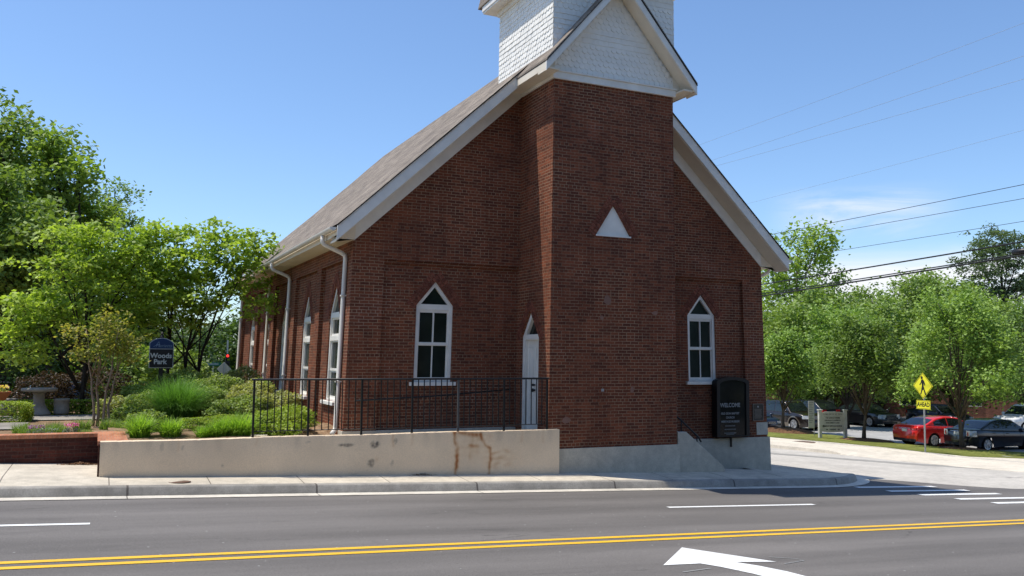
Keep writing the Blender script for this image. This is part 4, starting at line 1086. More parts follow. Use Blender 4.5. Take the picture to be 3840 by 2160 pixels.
# ---- planting helpers
def blades(name, base, h, lean_, w, mat, parent=None, segs=4):
    N = len(base); base = np.asarray(base, float); h = np.asarray(h); a = rng.uniform(0, 2*PI, N); ln = np.asarray(lean_)
    dx = np.stack([np.cos(a), np.sin(a), np.zeros(N)], 1); sd = np.stack([-np.sin(a), np.cos(a), np.zeros(N)], 1)
    V = np.zeros((N, segs+1, 2, 3))
    for k in range(segs+1):
        t = k/segs; c = base + dx*(ln*t**1.7)[:, None]; c[:, 2] += h*(t - .42*t**3*np.minimum(ln/h, 1.3)); ww = w*(1-.85*t)
        V[:, k, 0] = c - sd*ww*.5; V[:, k, 1] = c + sd*ww*.5
    i0 = np.arange(N)[:, None]*(segs+1)*2 + np.arange(segs)[None, :]*2
    F = np.stack([i0, i0+1, i0+3, i0+2], -1).reshape(-1, 4)
    return np_mesh(name, V.reshape(-1, 3), F, mat, parent)
def tuft(name, label, cat, loc, n, r, h, ln, w, mat, group=None):
    q = np.sqrt(rng.uniform(0, 1, n))*r; a = rng.uniform(0, 2*PI, n)
    b = np.stack([q*np.cos(a), q*np.sin(a), np.full(n, -.03)], 1)
    o = blades(name, b, h*rng.uniform(.6, 1.1, n), ln*rng.uniform(.25, 1.1, n), w, mat); o.location = loc
    return tag(o, label, cat, group)
def shrub(name, label, loc, rad, n, leaf, mat, group=None, boxy=False, core='leaf_dark', up=.7, cat='shrub'):
    root = empty(name, loc, 0, label, cat, group)
    rx, ry, rz_ = rad
    d = sphere_pts(n)
    if boxy:
        p = 8.0; d = d/(np.abs(d)**p).sum(1)[:, None]**(1/p)
    bump = 1 + .13*np.sin(d[:, 0]*5+1)*np.sin(d[:, 1]*6)+.10*np.sin(d[:, 2]*7+d[:, 0]*4) if not boxy else 1 + .03*np.sin(d[:, 0]*17)*np.sin(d[:, 1]*13)
    rr = (rng.uniform(.62, 1.0, n)**.5)*bump if not boxy else rng.uniform(.88, 1.02, n)*bump
    P = d*rr[:, None]*np.array([rx, ry, rz_]); P[:, 2] += rz_*.92
    ok = P[:, 2] > 0
    leaves('foliage', P[ok], np.full(ok.sum(), leaf), mat, root, up=up)
    # twiggy stems inside
    mb = MB(); rd = random.Random(int(abs(loc[0]*100+loc[1]*37)))
    for k in range(9):
        a = rd.uniform(0, 2*PI); e = (rx*.7*math.cos(a), ry*.7*math.sin(a), rz_*rd.uniform(1.0, 1.6))
        mb.tube([(0, 0, -.05), (e[0]*.4, e[1]*.4, e[2]*.5), e], [.018, .012, .004], 5)
    mb.build('stems', M['bark_dark'], root, True)
    return root

tuft('ornamental_grass', 'large fountain of dark green ornamental grass in the middle of the garden bed', 'grass clump', (-7.22, 5.6, PZ), 2800, .33, 1.28, 1.25, .013, M['blade'])
DL = [(-8.2, 1.55, .40, 'daylily clump by the left end of the cream wall'), (-7.65, 1.50, .34, 'smaller daylily clump second from the left end of the cream wall'), (-6.72, 1.2, .36, 'daylily clump left of the railing end post'), (-6.38, 1.02, .42, 'daylily clump touching the railing end post'), (-7.0, 1.3, .22, 'smallest daylily tuft between two larger clumps on the cream wall')]
for x, y, h, lab in DL:
    tuft('daylily', lab, 'daylily', (x, y, PZ), 560, .17, h*1.45, h*1.3, .020, M['blade_lily'], 'daylily clumps behind the cream wall')
shrub('box_hedge', 'low yellow green box hedge running behind the daylilies', (-6.55, 2.9, PZ), (.95, .4, .17), 5200, .05, M['leaf_box'], boxy=False, cat='hedge')
shrub('box_hedge', 'brighter mounded box plants beside the railing foot', (-5.35, 2.3, PZ), (.75, .55, .26), 4600, .055, M['leaf_box'], cat='hedge')
SH = [(-7.9, 6.6, .55, .5, .36, 'leaf_shrub', 'grey green shrub left of the ornamental grass'), (-6.1, 7.6, .75, .6, .56, 'leaf_shrub', 'leafy shrub right of the ornamental grass'), (-5.35, 6.6, .62, .55, .50, 'leaf_vari', 'pale variegated shrub against the church side wall'),
      (-6.9, 8.6, .8, .6, .62, 'leaf_shrub', 'taller shrub behind the ornamental grass'), (-5.9, 4.5, .75, .5, .34, 'leaf_shrub', 'spreading shrub between box hedge and church wall'), (-5.0, 4.5, .55, .5, .40, 'leaf_vari', 'yellowish shrub near the second church window'), (-5.2, 9.5, .6, .7, .66, 'leaf_vari', 'light leaved shrub under the third church window'), (-8.35, 5.2, .35, .3, .22, 'leaf_shrub', 'small shrub right of the crape myrtle foot')]
SH += [(-8.05, 2.7, .42, .36, .24, 'leaf_shrub', 'low green shrub behind the first daylily clump'), (-6.1, 1.9, .42, .34, .2, 'leaf_box', 'bright ground hugging shrub beside the last daylily'), (-5.6, 1.1, .42, .3, .15, 'leaf_box', 'bright low shrub just inside the railing end post'),
       (-8.6, 6.9, .45, .4, .3, 'leaf_vari', 'pale shrub between crape myrtle and ornamental grass'), (-6.5, 6.4, .6, .5, .42, 'leaf_shrub', 'shrub touching the right side of the ornamental grass'), (-5.6, 5.5, .6, .5, .42, 'leaf_vari', 'mixed pale shrub in the middle of the bed by the church'), (-5.0, 7.9, .5, .6, .5, 'leaf_shrub', 'green shrub between the second and third church windows'), (-7.9, 9.0, .6, .5, .45, 'leaf_shrub', 'green shrub at the foot of the park sign'),
       (-5.0, 3.3, .5, .5, .26, 'leaf_box', 'light green shrub under the first church window')]
for x, y, rx, ry, rz_, m, lab in SH:
    shrub('garden_shrub', lab, (x, y, PZ), (rx, ry, rz_), int(5200*rx*rz_/.35), .075, M[m], 'shrubs in the garden bed')
shrub('purple_bush', 'dark purple leaved bush behind the crape myrtle stems', (-9.15, 10.9, PZ), (1.15, .7, .62), 3600, .085, M['leaf_red'])
shrub('purple_bush', 'second dark purple bush behind the stone table', (-10.4, 11.6, PZ), (.8, .6, .55), 2600, .085, M['leaf_red'])
shrub('clipped_hedge', 'clipped hedge at the left edge, by the path', (-11.75, 6.9, PZ), (1.35, .42, .25), 10000, .06, M['leaf_box'], boxy=True, cat='hedge')
shrub('clipped_hedge', 'clipped low hedge behind the stone table and stool', (-9.9, 9.6, PZ), (1.35, .32, .2), 8000, .06, M['leaf_box'], boxy=True, cat='hedge')
shrub('clipped_hedge', 'sunlit clipped hedge block beyond the crape myrtle', (-8.35, 14.5, PZ), (.62, .5, .36), 3200, .06, M['leaf_box'], boxy=True, cat='hedge')
shrub('clipped_hedge', 'small sunlit hedge block behind the ornamental grass', (-7.25, 14.8, PZ), (.32, .5, .32), 1800, .06, M['leaf_box'], boxy=True, cat='hedge')
SM = [(-10.0, 3.3, .22, 'strappy green plant near the purple flowers'), (-9.7, 3.6, .24, 'strappy green plant behind the pink flowers'), (-9.25, 4.1, .26, 'dark tuft left of the crape myrtle foot'), (-9.75, 2.9, .24, 'bright tuft between purple and pink flowers'), (-10.35, 3.6, .24, 'tuft by the path at the left'), (-8.75, 3.9, .28, 'bushy tuft right of the crape myrtle foot'), (-8.45, 3.6, .25, 'tuft right of the crape myrtle, further along'), (-10.2, 2.75, .2, 'low tuft behind the left end of the planter wall'), (-9.2, 2.75, .15, 'sparse tuft right of the pink flowers')]
for x, y, h, lab in SM:
    tuft('border_plant', lab, 'plant', (x, y, PZ), 300, .17, h*1.15, h*.7, .013, M['blade_small'], 'small plants in the front border')
for x, y, rx, rz_, m, lab in ((-8.1, 17.4, 1.2, 1.45, 'leaf_tall', 'tall green bush behind the crape myrtle and park sign'), (-6.7, 16.6, 1.1, 1.25, 'leaf_tall', 'tall green bush right behind the park sign post'), (-5.6, 20.6, 1.0, 1.25, 'leaf_shrub', 'tall light bush left of the far traffic signal'), (-11.6, 15.8, 1.5, 1.5, 'leaf_dark', 'tall dark bush behind the purple bushes at left')):
    shrub('tall_bush', lab, (x, y, PG(x, y)), (rx, .9, rz_), 2600, .15, M[m])
def flowers(name, label, loc, r, leafm, petal, n=160, h=.10, cat='flowers'):
    root = empty(name, loc, 0, label, cat)
    a = rng.uniform(0, 2*PI, n*3); q = np.sqrt(rng.uniform(0, 1, n*3))*r
    leaves('foliage', np.stack([q*np.cos(a), q*np.sin(a)*.8, rng.uniform(0, h, n*3)*(1-(q/r)**2*.6)], 1), np.full(n*3, .05), leafm, root, up=.3, asp=.3)
    a = rng.uniform(0, 2*PI, n); q = np.sqrt(rng.uniform(0, 1, n))*r*.85
    leaves('blossoms', np.stack([q*np.cos(a), q*np.sin(a)*.8, h + .03 + rng.uniform(-.03, .04, n)], 1), np.full(n, .032), petal, root, up=1.2, asp=.95)
    return root
flowers('pink_flowers', 'cushion of pink flowers on the front edge of the border', (-9.42, 2.75, PZ+.03), .17, M['grey_leaf'], M['pink'], 150, .14)
flowers('purple_flowers', 'shaded purple flowers with grey leaves, left end of the border', (-10.05, 2.6, PZ+.02), .2, M['grey_leaf'], M['purple'], 90, .13)
flowers('grey_plant', 'low grey leaved cushion plant beside the purple flowers', (-9.82, 2.45, PZ+.02), .2, M['grey_leaf'], M['grey_leaf'], 60, .08, 'plant')
flowers('orange_flowers', 'orange red flowers between crape myrtle and ornamental grass', (-8.3, 8.9, PZ), .32, M['leaf_shrub'], M['orange'], 130, .38)
flowers('red_roses', 'red flowers on a bush behind the ornamental grass', (-7.75, 10.0, PZ), .25, M['leaf_shrub'], M['orange'], 60, .75)

# stone table, stools, planter bowl
tb = empty('stone_table', (-10.35, 8.9, PZ+.04), 0, 'round cast stone table on a flared pedestal in the park', 'table')
MB().lathe([(.36, .60), (.42, .62), (.43, .655), (.42, .685), (.40, .69), (.01, .69)], 28).build('table_top', M['stone'], tb, True)
MB().lathe([(.30, 0), (.29, .04), (.20, .16), (.135, .30), (.13, .5), (.17, .60)], 24).build('pedestal', M['stone'], tb, True)
s0 = None
for x, y, lab in ((-9.82, 8.95, 'round cast stone stool right of the stone table'), (-11.05, 9.2, 'round stone stool half hidden by the clipped hedge at left')):
    o = MB().lathe([(.16, 0), (.185, .04), (.18, .2), (.185, .35), (.20, .36), (.20, .40), (.18, .41), (.01, .41)], 24).build('stone_stool', M['stone'], None, True)
    o.location = (x, y, PZ+.04); tag(o, lab, 'stool', 'stools round the stone table')
pt = empty('flower_planter', (-11.35, 8.2, PZ+.04), 0, 'wide terracotta bowl planted with yellow and purple pansies', 'planter')
terra = simple('terracotta', (.42, .15, .07), .8, .1)
MB().lathe([(.12, 0), (.12, .3), (.14, .34), (.30, .42), (.40, .58), (.42, .60), (.42, .63), (.37, .63), (.36, .60), (.01, .58)], 28).build('bowl', terra, pt, True)
a = rng.uniform(0, 2*PI, 260); q = np.sqrt(rng.uniform(0, 1, 260))*.36
leaves('foliage', np.stack([q*np.cos(a), q*np.sin(a), .62+rng.uniform(0, .1, 260)], 1), np.full(260, .06), M['leaf_shrub'], pt)
for m, n_ in (('yellow', 60), ('purple', 50)):
    a = rng.uniform(0, 2*PI, n_) ; q = np.sqrt(rng.uniform(0, 1, n_))*.36
    leaves('blossoms', np.stack([q*np.cos(a), q*np.sin(a), .72+rng.uniform(0, .06, n_)], 1), np.full(n_, .07), M[m], pt, up=1, asp=1)

litter('leaf_litter', (-9.2, 1.72), (.16, .05), 700, M['mulch'], 'brown leaf litter heaped at the corner of the planter wall')
litter('leaf_litter', (-3.0, -.20), (.14, .015), 160, M['mulch'], 'small heap of brown litter at the foot of the cream wall', .03)

# ---- park sign
ps = empty('park_sign', (-7.49, 7.92, PZ + .17), R(-4), 'dark park name sign with blue arched top reading Woods Park', 'sign')
blue = simple('sign_blue', (.012, .035, .11), .45, .3, var=.1); navy = simple('sign_black', (.013, .013, .016), .45, .3, var=.1); silver = simple('sign_silver', (.42, .45, .46), .5, .3, var=.1)
fs = lambda a, b, d: (a, d, b)
arc = [(.285*math.cos(t)/math.cos(R(40)), 1.755 + .36*(math.sin(t)-math.sin(R(40)))) for t in lin(R(40), R(140), 13)]
zb0 = 1.12
MB().prism([(-.30, zb0-.015), (.30, zb0-.015), (.30, 1.76)] + [(a*1.05, b+.015) for a, b in arc] + [(-.30, 1.76)], fs, .0, .04).build('sign_edge', silver, ps)
MB().prism([(-.285, zb0), (.285, zb0), (.285, 1.60), (-.285, 1.60)], fs, -.006, .0).build('lower_panel', navy, ps)
MB().prism([(-.285, 1.615), (.285, 1.615)] + arc, fs, -.006, .0).build('upper_panel', blue, ps)
MB().box(-.055, .055, .045, .11, -.3, 1.9).lathe([(.05, 1.9), (.055, 1.93), (.03, 1.98), (.045, 2.02), (.01, 2.07)], 12, (0, .077, 0)).build('post', M['black_metal'], ps)
mesh_text('Woods', .178, 'lettering', silver, ps, FRONT(-.005, -.011, 1.425), .006, sx=.98); mesh_text('Park', .178, 'lettering', silver, ps, FRONT(-.025, -.011, 1.265), .006, sx=.98)
lb = simple('sign_pale_blue', (.16, .24, .36), .5)
mesh_text('Marietta', .12, 'lettering', lb, ps, FRONT(.05, -.011, 1.69), .0, shear=.35)
mb = MB()
for P in ([(-.2, 1.665), (-.14, 1.70), (-.10, 1.76), (-.07, 1.80)], [(-.07, 1.80), (-.06, 1.72), (-.05, 1.66)], [(-.12, 1.72), (-.04, 1.73)]):
    mb.tube([(a, -.011, b) for a, b in P], .006, 5)
mb.build('flourish', lb, ps)

# ---- things at the far end of the park, by the next street
def signal(loc):
    r = empty('traffic_signal', loc, 0, 'traffic signal showing red beside the far church corner', 'traffic light')
    MB().box(-.17, .17, -.1, .1, 3.2, 4.25).build('housing', M['black_metal'], r)
    e = NT('signal_red'); e.base((.8, .03, .03), .4); e.b.inputs['Emission Color'].default_value = (1, .04, .03, 1); e.b.inputs['Emission Strength'].default_value = 1.6
    MB().lathe([(.115, -.105), (.10, -.125), (.02, -.14)], 16, (0, 0, 4.07), 'y').build('red_lens', e.m, r, True)
    MB().lathe([(.115, -.105), (.10, -.12), (.02, -.13)], 16, (0, 0, 3.73), 'y').lathe([(.115, -.105), (.10, -.12), (.02, -.13)], 16, (0, 0, 3.38), 'y').build('dark_lens', M['dark'], r, True)
    MB().tube([(.0, .15, 0), (0, .15, 5.4)], .07, 10).build('pole', M['galv'], r)
    return r
signal((.9, 60.9, -2.16))
r_ = empty('street_name_sign', (-1.7, 47.8, -1.4), R(-5), 'green street name blade on a thin pole near the traffic signal', 'sign')
grn = simple('sign_green', (.01, .13, .075), .5)
MB().box(-.55, .55, -.012, .012, 2.62, 2.86).build('blade', grn, r_); MB().tube([(0, .03, -.1), (0, .03, 2.9)], .03, 8).build('pole', M['galv'], r_)
mb = MB()
for k_ in range(9): mb.box(-.40 + .085*k_, -.345 + .085*k_, -.016, -.0125, 2.69, 2.79 if k_ % 3 else 2.81)
mb.build('worn_lettering', silver, r_)
r_ = empty('warning_sign', (-1.0, 47.5, -1.5), R(10), 'back of a square tilted road sign by the far church corner', 'sign')
MB().prism([(0, 2.0), (.5, 2.5), (0, 3.0), (-.5, 2.5)], fs, 0, .02).build('plate', simple('sign_back', (.45, .42, .33), .5), r_); MB().tube([(0, -.04, -.1), (0, -.04, 2.95)], .03, 8).build('pole', M['galv'], r_)
r_ = empty('red_shed', (-3.4, 76, -2.6), 0, 'dark red clapboard building behind the street signs', 'building')
MB().box(-1.5, 4.3, 0, 5, -.2, 2.6).build('wall', simple('red_boards', (.16, .03, .025), .8, .1, var=.4, scale=8), r_); MB().box(-1.7, 4.5, -.3, 5.2, 2.6, 2.8).build('roof', M['galv'], r_)
o = MB().box(-30, -7.4, 17.5, 17.56, .95, .99).build('fence_rail', M['white']); tag(o, 'thin white fence rail in the shade behind the purple bush', 'fence rail')

# ------------------------------------------------------------------ vehicles
def car_paint(name, c, metal=.2):
    t = NT(name); n = t.noise(t.coords(), 4, 3)
    t.base(t.mix(1, c, t.ramp(n, [(.3, .92), (.7, 1.05)]), 'MULTIPLY'), .28, .5, metal)
    t.b.inputs['Coat Weight'].default_value = .8; t.b.inputs['Coat Roughness'].default_value = .06
    return t.m
M['tyre'] = simple('tyre_rubber', (.015, .015, .015), .85, .15); M['rim'] = simple('alloy_rim', (.55, .56, .57), .3, .5, .7)
M['plastic'] = simple('black_plastic', (.02, .02, .021), .6, .3); M['chrome'] = simple('chrome', (.62, .63, .64), .15, .6, .95, var=.05)
M['lamp'] = simple('headlamp_glass', (.55, .57, .58), .12, .7, .2); M['tail'] = simple('tail_lamp', (.42, .012, .014), .2, .6); M['plate'] = simple('number_plate', (.68, .68, .64), .5)
def interp(P, x):
    if x <= P[0][0]: return P[0][1]
    for (a, b), (c, d) in zip(P, P[1:]):
        if x <= c:
            t = (x-a)/(c-a) if c > a else 1; return b + (d-b)*t
    return P[-1][1]
def smooth_interp(P, x, e=.06): return (interp(P, x-e) + 2*interp(P, x) + interp(P, x+e))/4

def vehicle(name, label, loc, rz, L, W, top, roof, wheels, Rw, paint, two=None, kind='sedan', windows=(), tail=None, head=None, plate=True, grille=None, group='cars in the parking lot', lower=.30, pale=False, front_detail=True, mould=False):
    """x runs from the rear bumper (0) to the nose (L); top = belt line, roof = roof line; wheels = axle x"""
    root = empty(name, (loc[0], loc[1], loc[2]), rz, label, 'car', group)
    xo = L/2; hw = W/2; Ra = Rw + .055
    xs = set(lin(.0, L, 56))
    for w in wheels:
        for t in lin(0, PI, 13): xs.add(w + Ra*math.cos(t))
        xs.add(w-Ra-.004); xs.add(w+Ra+.004)
    xs = sorted(xs)
    def bot(x):
        b = .20 + .10*max(0, 1 - x/.5) + .06*max(0, 1-(L-x)/.5)
        for w in wheels:
            d = abs(x-w)
            if d < Ra: b = max(b, Rw*.92 + math.sqrt(max(Ra*Ra-d*d, 0)))
        return b
    plan = lambda x: 1 - .17*max(0, 1-x/.8)**2.2 - .22*max(0, 1-(L-x)/.9)**2.0
    tp = lambda x: smooth_interp(top, x)
    def side(x, z):
        t = (z-.25)/(tp(x)-.25 + 1e-6); q = 1 - .05*(1-min(max(t, 0), 1))**2*1.2 - .07*max(t-.72, 0)/.28 * max(t-.72, 0)/.28 + .012*math.exp(-((t-.62)/.08)**2)
        return hw*plan(x)*q
    S = 12; V = []; F = []; nx = len(xs)
    for x in xs:
        b, tt = bot(x), tp(x); b = min(b, tt - .05)
        row = []
        for k in range(S+1):
            z = b + (tt-.02-b)*k/S; row.append((x, side(x, z), z))
        yt = row[-1][1]
        crown = [(x, yt-.03, tt-.004), (x, yt*.75, tt+.012), (x, yt*.4, tt+.022), (x, 0, tt+.026)]
        full = row + crown
        V += [(a, -y, z) for a, y, z in full] + [(a, y, z) for a, y, z in reversed(full[:-1])]
    m = 2*(S+5)-1
    for i in range(nx-1):
        for k in range(m-1):
            F.append((i*m+k, i*m+k+1, (i+1)*m+k+1, (i+1)*m+k))
    F.append(tuple(range(m))); F.append(tuple((nx-1)*m+k for k in reversed(range(m))))
    mb = MB(); mb.add([(a-xo, y, z) for a, y, z in V], F)
    body = mb.build('body', paint, root, True); 
    # greenhouse
    g0, g1 = roof[0][0], roof[-1][0]; rt = lambda x: smooth_interp(roof, x, .05); rmax = max(q[1] for q in roof)
    def gside(x, z):
        zb = tp(x); t = min(max((z-zb)/(rmax-zb), 0), 1.05); return (hw*plan(x)*.93 - .01)*(1-.20*t**1.15)
    gx = lin(g0, g1, 44); V = []; F = []; S2 = 8
    for x in gx:
        zb = tp(x) - .03; zt = max(rt(x), zb+.01); row = [(x, gside(x, zb+(zt-.03-zb)*k/S2), zb+(zt-.03-zb)*k/S2) for k in range(S2+1)]; yt = row[-1][1]
        full = row + [(x, yt*.93, zt-.008), (x, yt*.6, zt+.008), (x, 0, zt+.014)]
        V += [(a, -y, z) for a, y, z in full] + [(a, y, z) for a, y, z in reversed(full[:-1])]
    m = 2*(S2+4)-1
    for i in range(len(gx)-1):
        for k in range(m-1): F.append((i*m+k, i*m+k+1, (i+1)*m+k+1, (i+1)*m+k))
    mb = MB(); mb.add([(a-xo, y, z) for a, y, z in V], F); mb.build('roof', paint, root, True)
    # side windows follow the greenhouse surface
    for (a, b) in windows:
        for s in (-1, 1):
            mb = MB(); n_ = 10; V = []
            for i in range(n_+1):
                x = a + (b-a)*i/n_; zb = tp(x) + .035; zt = max(rt(x) - .075, zb+.005)
                for k in range(5):
                    z = zb + (zt-zb)*k/4; V.append((x-xo, s*(gside(x, z)+.006), z))
            F = [(i*5+k, i*5+k+1, i*5+k+6, i*5+k+5) for i in range(n_) for k in range(4)]
            mb.add(V, F); mb.build('side_window', M['car_glass'], root, True)
    def screen(nm, a, b, inset_=.12):
        mb = MB(); V = []; n_ = 8
        for i in range(n_+1):
            x = a + (b-a)*i/n_; z = rt(x)
            ym = gside(x, z) - inset_*.75
            for k in range(9):
                y = -ym + 2*ym*k/8; V.append((x-xo + (.006 if b > a and a > L/2 else -.006)*1, y, z + .016 - .012*(abs(y)/max(ym, .01))**2*1.0))
        mb.add(V, [(i*9+k, i*9+k+1, i*9+k+10, i*9+k+9) for i in range(n_) for k in range(8)]); mb.build(nm, M['car_glass'], root, True)
    ir = [q for q in roof]
    screen('rear_window', roof[0][0] + .06*(roof[1][0]-roof[0][0]) + .02, roof[0][0] + .86*(roof[1][0]-roof[0][0]))
    screen('windscreen', roof[-1][0] - .86*(roof[-1][0]-roof[-2][0]), roof[-1][0] - .05)
    # wheels
    for w in wheels:
        for s in (-1, 1):
            y = s*(hw*plan(w)*.955 - .09)
            wr = MB().lathe([(Rw*.66, -.10*s), (Rw*.96, -.10*s), (Rw, -.07*s), (Rw, .06*s), (Rw*.95, .095*s), (Rw*.70, .10*s), (Rw*.66, .06*s)], 26, (w-xo, y, Rw), 'y').build('wheel', M['tyre'], root, True)
            mb = MB(); mb.lathe([(Rw*.68, .07*s), (Rw*.70, .105*s), (Rw*.62, .10*s), (Rw*.58, .06*s), (.001, .05*s)], 26, (w-xo, y, Rw), 'y')
            for k in range(6 if kind != 'suv' else 5):
                t = 2*PI*k/(6 if kind != 'suv' else 5) + .3; c, sn = math.cos(t), math.sin(t)
                mb.bar((w-xo + c*Rw*.10, y + .085*s, Rw + sn*Rw*.10), (w-xo + c*Rw*.64, y + .095*s, Rw + sn*Rw*.64), .055, .03)
            mb.lathe([(Rw*.16, .06*s), (Rw*.15, .105*s), (.001, .11*s)], 12, (w-xo, y, Rw), 'y')
            mb.build('rim', M['rim'], wr)
            # dark inner arch
            MB().lathe([(Ra*.99, -.20*s), (Ra*.99, -.12*s), (.001, -.12*s)], 20, (w-xo, y, Rw*.97), 'y').build('wheel_arch', M['dark'], root)
    surf = lambda x, z, o=.004: side(x, z) + o
    # patch of the body skin: list of (x0,x1,z0,z1)
    def skin(nm, x0, x1, z0, z1, mat, sides=(-1, 1), o=.006):
        for s in sides:
            V = []; n_ = 6
            for i in range(n_+1):
                x = x0 + (x1-x0)*i/n_
                for k in range(5):
                    z = (z0(x) if callable(z0) else z0) + ((z1(x) if callable(z1) else z1) - (z0(x) if callable(z0) else z0))*k/4; V.append((x-xo, s*(side(x, z)+o), z))
            mb = MB(); mb.add(V, [(i*5+k, i*5+k+1, i*5+k+6, i*5+k+5) for i in range(n_) for k in range(4)]); mb.build(nm, mat, root, True)
    def endbox(nm, rear, y0, y1, z0, z1, mat, o=.012, dep=.05, parent=None):
        x = -xo - o if rear else xo + o; d = dep if rear else -dep
        MB().box(min(x, x+d), max(x, x+d), y0, y1, z0, z1).build(nm, mat, parent or root, False, None, None, .012)
    if two:
        for nm, x0, x1 in (('lower_trim', 0.02, L-.02),):
            skin('lower_cladding', wheels[0]+Ra+.02, wheels[1]-Ra-.02, .22, .46, two)
        for w in wheels:
            for s in (-1, 1):
                mb = MB(); P = [(w + (Ra+.02)*math.cos(t), (Ra+.02)*math.sin(t)) for t in lin(0, PI, 15)]; 
                V = []
                for (x, dz) in P:
                    z = Rw*.92 + dz; z2 = Rw*.92 + dz*1.17; x2 = w + (x-w)*1.17
                    V += [(x-xo, s*(side(x, z)+.018), z), (x2-xo, s*(side(x2, z2)+.012), z2)]
                mb.add(V, [(2*i, 2*i+1, 2*i+3, 2*i+2) for i in range(14)]); mb.build('wheel_flare', two, root, True)
    # tail and head lamps wrap round the corners
    if tail:
        z0, z1, ln, yi = tail; mt = M['lamp'] if pale else M['tail']
        skin('tail_lamp', .0, ln, z0, z1, mt, o=.010)
        for s in (-1, 1):
            ye = hw*plan(0)*.955; endbox('tail_lamp', True, min(s*yi, s*ye), max(s*yi, s*ye), z0, z1, mt)
            yq = yi + (ye-yi)*.25; endbox('reverse_lamp', True, min(s*yq, s*(yq+.09)), max(s*yq, s*(yq+.09)), z0+.02, z0+(z1-z0)*(.75 if pale else .4), M['tail'] if pale else M['lamp'], .018)
    if head:
        z0, z1, ln, yi = head
        skin('head_lamp', L-ln, L, z0, z1, M['lamp'], o=.010)
        for s in (-1, 1):
            ye = hw*plan(L)*.95; endbox('head_lamp', False, min(s*yi, s*ye), max(s*yi, s*ye), z0, z1, M['lamp'])
    if grille:
        y, z0, z1 = grille; endbox('grille', False, -y, y, z0, z1, M['plastic'], .014)
        mb = MB()
        for k in range(4): mb.box(xo+.012, xo+.024, -y+.01, y-.01, z0+(z1-z0)*(k+.4)/4, z0+(z1-z0)*(k+.62)/4)
        mb.build('grille_bar', M['chrome'], root)
        endbox('air_intake', False, -hw*.5, hw*.5, .28, .38, M['plastic'], .010)
    endbox('rear_bumper_trim', True, -hw*.76, hw*.76, .26, .40, M['plastic'], .010)
    if plate:
        endbox('number_plate', True, -.16, .16, .74 if kind == 'sedan' else .8, .88 if kind == 'sedan' else .94, M['plate'], .02, .02)
        endbox('trunk_trim', True, -.36, .36, .90 if kind == 'sedan' else .97, .925 if kind == 'sedan' else .995, M['chrome'], .018, .03)
    xm = roof[-1][0] - .25
    for s in (-1, 1):
        y = s*(hw*plan(xm)*.95)
        MB().lathe([(.02, -.10), (.08, -.07), (.10, 0), (.085, .06), (.02, .09)], 12, (xm-xo, y + s*.10, tp(xm)+.08), 'y').build('mirror', paint, root, True)
    # door seams and handles
    mb = MB()
    for (a, b) in windows[:2]:
        for s in (-1, 1):
            for xx in (a - .03, b + .03):
                if wheels[0]+Ra < xx < wheels[1]-Ra*.6:
                    pts = [(xx-xo, s*(side(xx, z)+.002), z) for z in lin(.28, tp(xx), 7)]
                    for p_, q_ in zip(pts, pts[1:]): mb.bar(p_, q_, .010, .006)
            xx = a + .12; mb.bar((xx-xo, s*(side(xx, .82)+.015), tp(xx)-.14), (xx+.17-xo, s*(side(xx, .82)+.015), tp(xx)-.14), .02, .025)
    mb.build('door_seam', M['plastic'], root)
    if mould: skin('side_moulding', wheels[0]+Ra+.1, wheels[1]-Ra-.1, .50, .54, M['plastic'])
    return root
GL = lambda x, y: G(x, y) + .034
SED_TOP = [(0, .78), (.05, .98), (.25, 1.02), (.9, 1.02), (1.3, .99), (3.2, .93), (3.5, .92), (4.3, .82), (4.6, .70), (4.75, .55)]
SED_ROOF = [(.62, 1.02), (1.45, 1.38), (1.9, 1.45), (2.5, 1.45), (2.8, 1.41), (3.62, .93)]
red = car_paint('red_paint', (.66, .016, .012), .0)
NVY = car_paint('navy_paint', (.008, .011, .022), .3); BLK = car_paint('black_paint', (.006, .007, .010), .2); BRN = car_paint('brown_paint', (.022, .014, .010), .4); WHT = car_paint('white_car_paint', (.70, .70, .69), .0); BLU = car_paint('dark_blue_paint', (.010, .018, .045), .4)
tan = car_paint('tan_cladding', (.20, .165, .125), .5)
RED_ROOF = [(.42, 1.05), (1.30, 1.40), (1.9, 1.485), (2.5, 1.47), (2.9, 1.40), (3.75, .95)]
vehicle('parked_car', 'bright red sedan parked with its rear to the street', (29.85+.35, 14.75, GL(30, 14.7)), R(-3), 4.75, 1.86, [(0, .80), (.05, 1.02), (.2, 1.06), (.8, 1.05), (1.3, 1.02), (3.4, .95), (3.7, .93), (4.3, .84), (4.6, .72), (4.75, .55)], RED_ROOF, (1.02, 3.85), .345, red, windows=((1.05, 1.95), (2.02, 3.15)), tail=(.84, .95, .42, .40), head=(.62, .76, .5, .35), grille=(.3, .45, .6))
vehicle('parked_car', 'dark navy sedan with large pale tail lamps, right of the red car', (30.05, 11.75, GL(30, 11.7)), R(-3), 4.5, 1.80, SED_TOP[:-2] + [(4.4, .72), (4.5, .55)], SED_ROOF, (.95, 3.62), .33, NVY, windows=((1.15, 1.95), (2.02, 3.05)), tail=(.70, .97, .30, .52), head=(.62, .76, .5, .35), grille=(.3, .45, .6), mould=True, pale=True)
SUV_TOP = [(0, .85), (.05, 1.05), (.2, 1.10), (3.2, 1.06), (3.45, 1.08), (4.3, 1.04), (4.65, .95), (4.82, .62)]
SUV_ROOF = [(.02, 1.10), (.42, 1.70), (.9, 1.79), (2.6, 1.79), (2.9, 1.74), (3.55, 1.08)]
